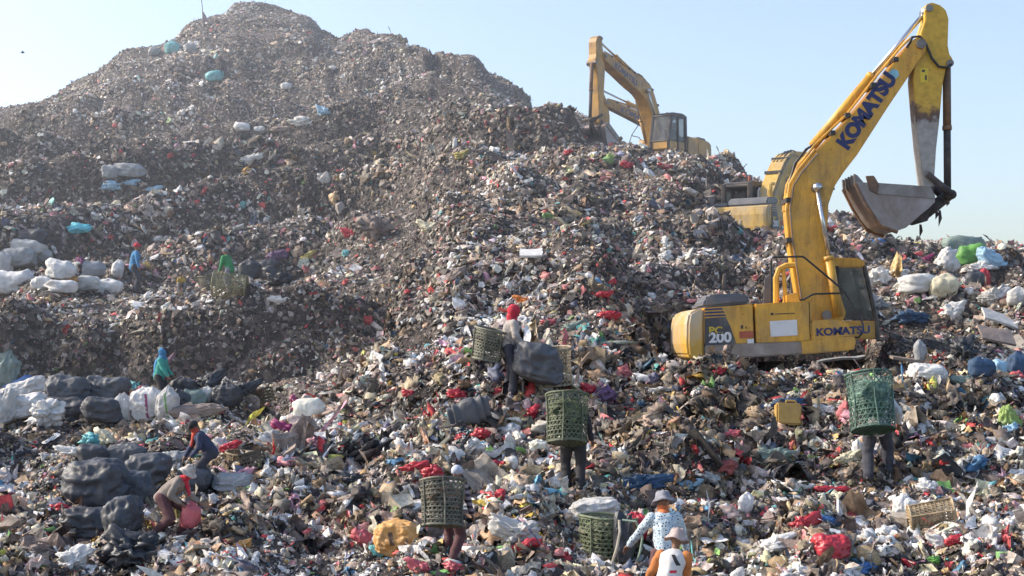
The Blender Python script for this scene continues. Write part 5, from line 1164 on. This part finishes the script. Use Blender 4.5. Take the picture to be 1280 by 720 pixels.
S('crimson bag right of the green basket top', 738, 489, 16, 16, 'red', 'bag')
S('purple cloth bag right of the green basket top', 757, 495, 24, 26, 'purple', 'bag')
S('red bag below the knees of the stooping person', 622, 623, 22, 18, 'red', 'bag')
S('long red cloth under the round off white bag', 655, 684, 52, 14, 'red', 'sheetroll', roll=-12)
S('red bag at the lower centre left of the green basket', 701, 697, 26, 18, 'red', 'bag')
S('pink bag at the bottom below the stooping person', 567, 711, 24, 18, 'pink', 'bag')
S('red bag at the bottom below the amber bag', 525, 712, 22, 18, 'pink', 'bag')
S('red bag just left of the amber bag', 455, 674, 40, 20, 'pink', 'sheetroll', roll=20)
S('pale teal plastic under the amber bag', 475, 690, 34, 12, 'teal', 'sheetroll', roll=22)
S('red bag behind the small brown basket', 284, 561, 20, 14, 'red', 'bag')
S('white bag wrapped round the red bag behind the small brown basket', 271, 558, 22, 20, 'white', 'bag')
S('red ball bag above the small brown basket', 328, 531, 12, 10, 'red', 'bag')
S('maroon cloth bundle left of the pale yellow foam block', 357, 538, 26, 20, 'magenta', 'bag')
S('magenta scrap near the pale yellow foam block', 371, 508, 14, 18, 'magenta', 'bag')
S('grey blue bag left of the foam block', 338, 549, 30, 20, 'grey', 'bag')
S('orange yellow scrap at the lower left centre', 301, 683, 20, 12, 'amber', 'bag')
S('pink bag at lower left centre', 377, 671, 16, 14, 'pink', 'bag')
S('blue bag at the bottom right centre', 1080, 712, 30, 18, 'blue', 'bag')
S('small blue bag above the large dark red bag', 1041, 653, 24, 12, 'blue', 'bag')
S('wide flat white scrap in front of the striding person', 1005, 607, 34, 10, 'white', 'sheetroll')
S('red strip of cloth in front of the striding person', 1040, 612, 50, 10, 'red', 'sheetroll')
S('pale yellow bag left of the striding legs', 1060, 575, 30, 18, 'cream', 'bag')
S('white rounded bag between jerrycan and striding person', 1074, 562, 16, 24, 'white', 'stand', parts=False)
S('magenta scrap right of the striding person', 1224, 584, 14, 10, 'magenta', 'bag')
S('white bag right of jerrycan on the near slope', 1038, 515, 34, 16, 'white', 'bag')
S('round grey bag on the near slope right of the floral shirt', 888, 601, 24, 18, 'grey', 'bag')
S('clear green bag at far right of the near slope', 1264, 525, 36, 26, 'lime', 'sheetroll', roll=40)
S('blue sheet right of the clear green bag', 1266, 538, 26, 18, 'skyb', 'bag')
S('white crumpled bags at the bottom right of centre', 970, 684, 34, 22, 'white', 'bag')
S('green scrap at the bottom right', 1168, 702, 16, 12, 'green', 'bag')
S('large translucent bag in the right foreground, yellow green', 970, 572, 44, 24, 'ggreen', 'bag')
S('red small bag at the far bottom right', 1140, 708, 16, 12, 'red', 'bag')
S('dark bag on the near slope left of the amber bag', 437, 600, 36, 22, 'dark', 'bag')
board('long brown board pointing at the small brown basket', 347, 577, 50, 12, 'plank', rx=12, ry=-24, depth=.25, name='plank')
board('grey board above the long brown one', 356, 560, 36, 14, 'grey', rx=20, ry=-20, depth=.35, name='plank')
board('wooden slat sticking up right of the red headscarf person', 820, 456, 30, 8, 'plank', ry=60, depth=.06, name='plank')
# print on the amber bag and stripes on the woven sacks
am = [o for o in bpy.data.objects if o.get('label', '').startswith('large amber bag')][0]
def patch(o, name, x0, x1, z0, z1, mt, n=8, off=.006, shear=0):
    """a printed strip that follows the front of a sack"""
    me = o.data; bvh = BVHTree.FromPolygons([v.co[:] for v in me.vertices], [tuple(p.vertices) for p in me.polygons])
    v = []; ok = True
    for i in range(n):
        for j in range(n):
            x = x0+(x1-x0)*i/(n-1)+shear*(j/(n-1)-.5); z = z0+(z1-z0)*j/(n-1); h = bvh.ray_cast(Vector((x, -5, z)), Vector((0, 1, 0)))[0]
            v.append((x, (h.y if h else 0)-off, z))
    f = [(i*n+j, (i+1)*n+j, (i+1)*n+j+1, i*n+j+1) for i in range(n-1) for j in range(n-1)]
    MB().add(v, f).build(name, mt, o, 0, True)
patch(am, 'dark_label', -.07, -.01, -.02, .15, mat('brown_label', (.12, .07, .04), .6), shear=-.04)
for key, mt in (('white woven sack with a magenta', sackm('magenta')), ('pale woven sack with a green', sackm('green'))):
    o = [q_ for q_ in bpy.data.objects if q_.get('label', '').startswith(key)][0]; zz = [v.co.z for v in o.data.vertices]; xx = max(v.co.x for v in o.data.vertices)
    patch(o, 'stripe', xx*.15, xx*.27, min(zz)*.92, max(zz)*.6, mt, shear=-.06)


# ------------------------------------------------------------------ light, air, camera
w = bpy.data.worlds.new('World'); sc.world = w; w.use_nodes = True
nt = w.node_tree; bg = nt.nodes['Background']
sky = nt.nodes.new('ShaderNodeTexSky'); sky.sky_type = 'NISHITA'; sky.sun_disc = False
SD = Vector((-.86, .14, .58)).normalized()      # towards the sun
el = math.asin(SD.z); az = math.atan2(SD.x, SD.y)
sky.sun_elevation = el; sky.sun_rotation = az
sky.air_density = 1.0; sky.dust_density = 2.4; sky.ozone_density = 1.2
gn = nt.nodes.new('ShaderNodeMix'); gn.data_type = 'RGBA'; gn.blend_type = 'MULTIPLY'; gn.inputs[0].default_value = 1
gn.inputs[7].default_value = (1.84, 1.83, 1.87, 1)
nt.links.new(sky.outputs[0], gn.inputs[6]); nt.links.new(gn.outputs[2], bg.inputs['Color']); bg.inputs['Strength'].default_value = .15
sd = bpy.data.lights.new('sun', 'SUN'); sd.energy = 5.0; sd.angle = R(.6); sd.color = (1, .91, .77)
so = bpy.data.objects.new('sun', sd); COL.objects.link(so); so.rotation_euler = SD.to_track_quat('Z', 'Y').to_euler()
HAZE = .0020
if HAZE:
    hz = np.array([(x, y, z) for x in (-400, 400) for y in (26, 135) for z in (-.2, 42)], float)
    hf = np.array([[0, 1, 3, 2], [4, 6, 7, 5], [0, 4, 5, 1], [2, 3, 7, 6], [0, 2, 6, 4], [1, 5, 7, 3]])
    hm = bpy.data.materials.new('haze'); hm.use_nodes = True; t = hm.node_tree; t.nodes.clear()
    o_ = t.nodes.new('ShaderNodeOutputMaterial'); vs_ = t.nodes.new('ShaderNodeVolumeScatter')
    vs_.inputs['Color'].default_value = (.86, .92, 1, 1); vs_.inputs['Density'].default_value = HAZE; vs_.inputs['Anisotropy'].default_value = .3
    t.links.new(vs_.outputs[0], o_.inputs['Volume'])
    tag(link('haze', np_mesh('haze', hz, hf), hm), 'thin pale smoke haze hanging over the landfill', 'haze', kind='stuff')
cd = bpy.data.cameras.new('camera'); co = bpy.data.objects.new('camera', cd); COL.objects.link(co)
cd.sensor_width = 36; cd.lens = F/1280*36; cd.shift_y = (HY-360)/1280; cd.clip_end = 9000; cd.clip_start = .1
co.location = CAM; co.rotation_euler = (R(90), 0, 0); sc.camera = co
sc.view_settings.view_transform = 'Standard'; sc.view_settings.look = 'None'; sc.view_settings.exposure = 0
sc.render.engine = 'CYCLES'
sc.cycles.use_denoising = True
sc.cycles.max_bounces = 5; sc.cycles.volume_bounces = 0; sc.cycles.diffuse_bounces = 3; sc.cycles.glossy_bounces = 2
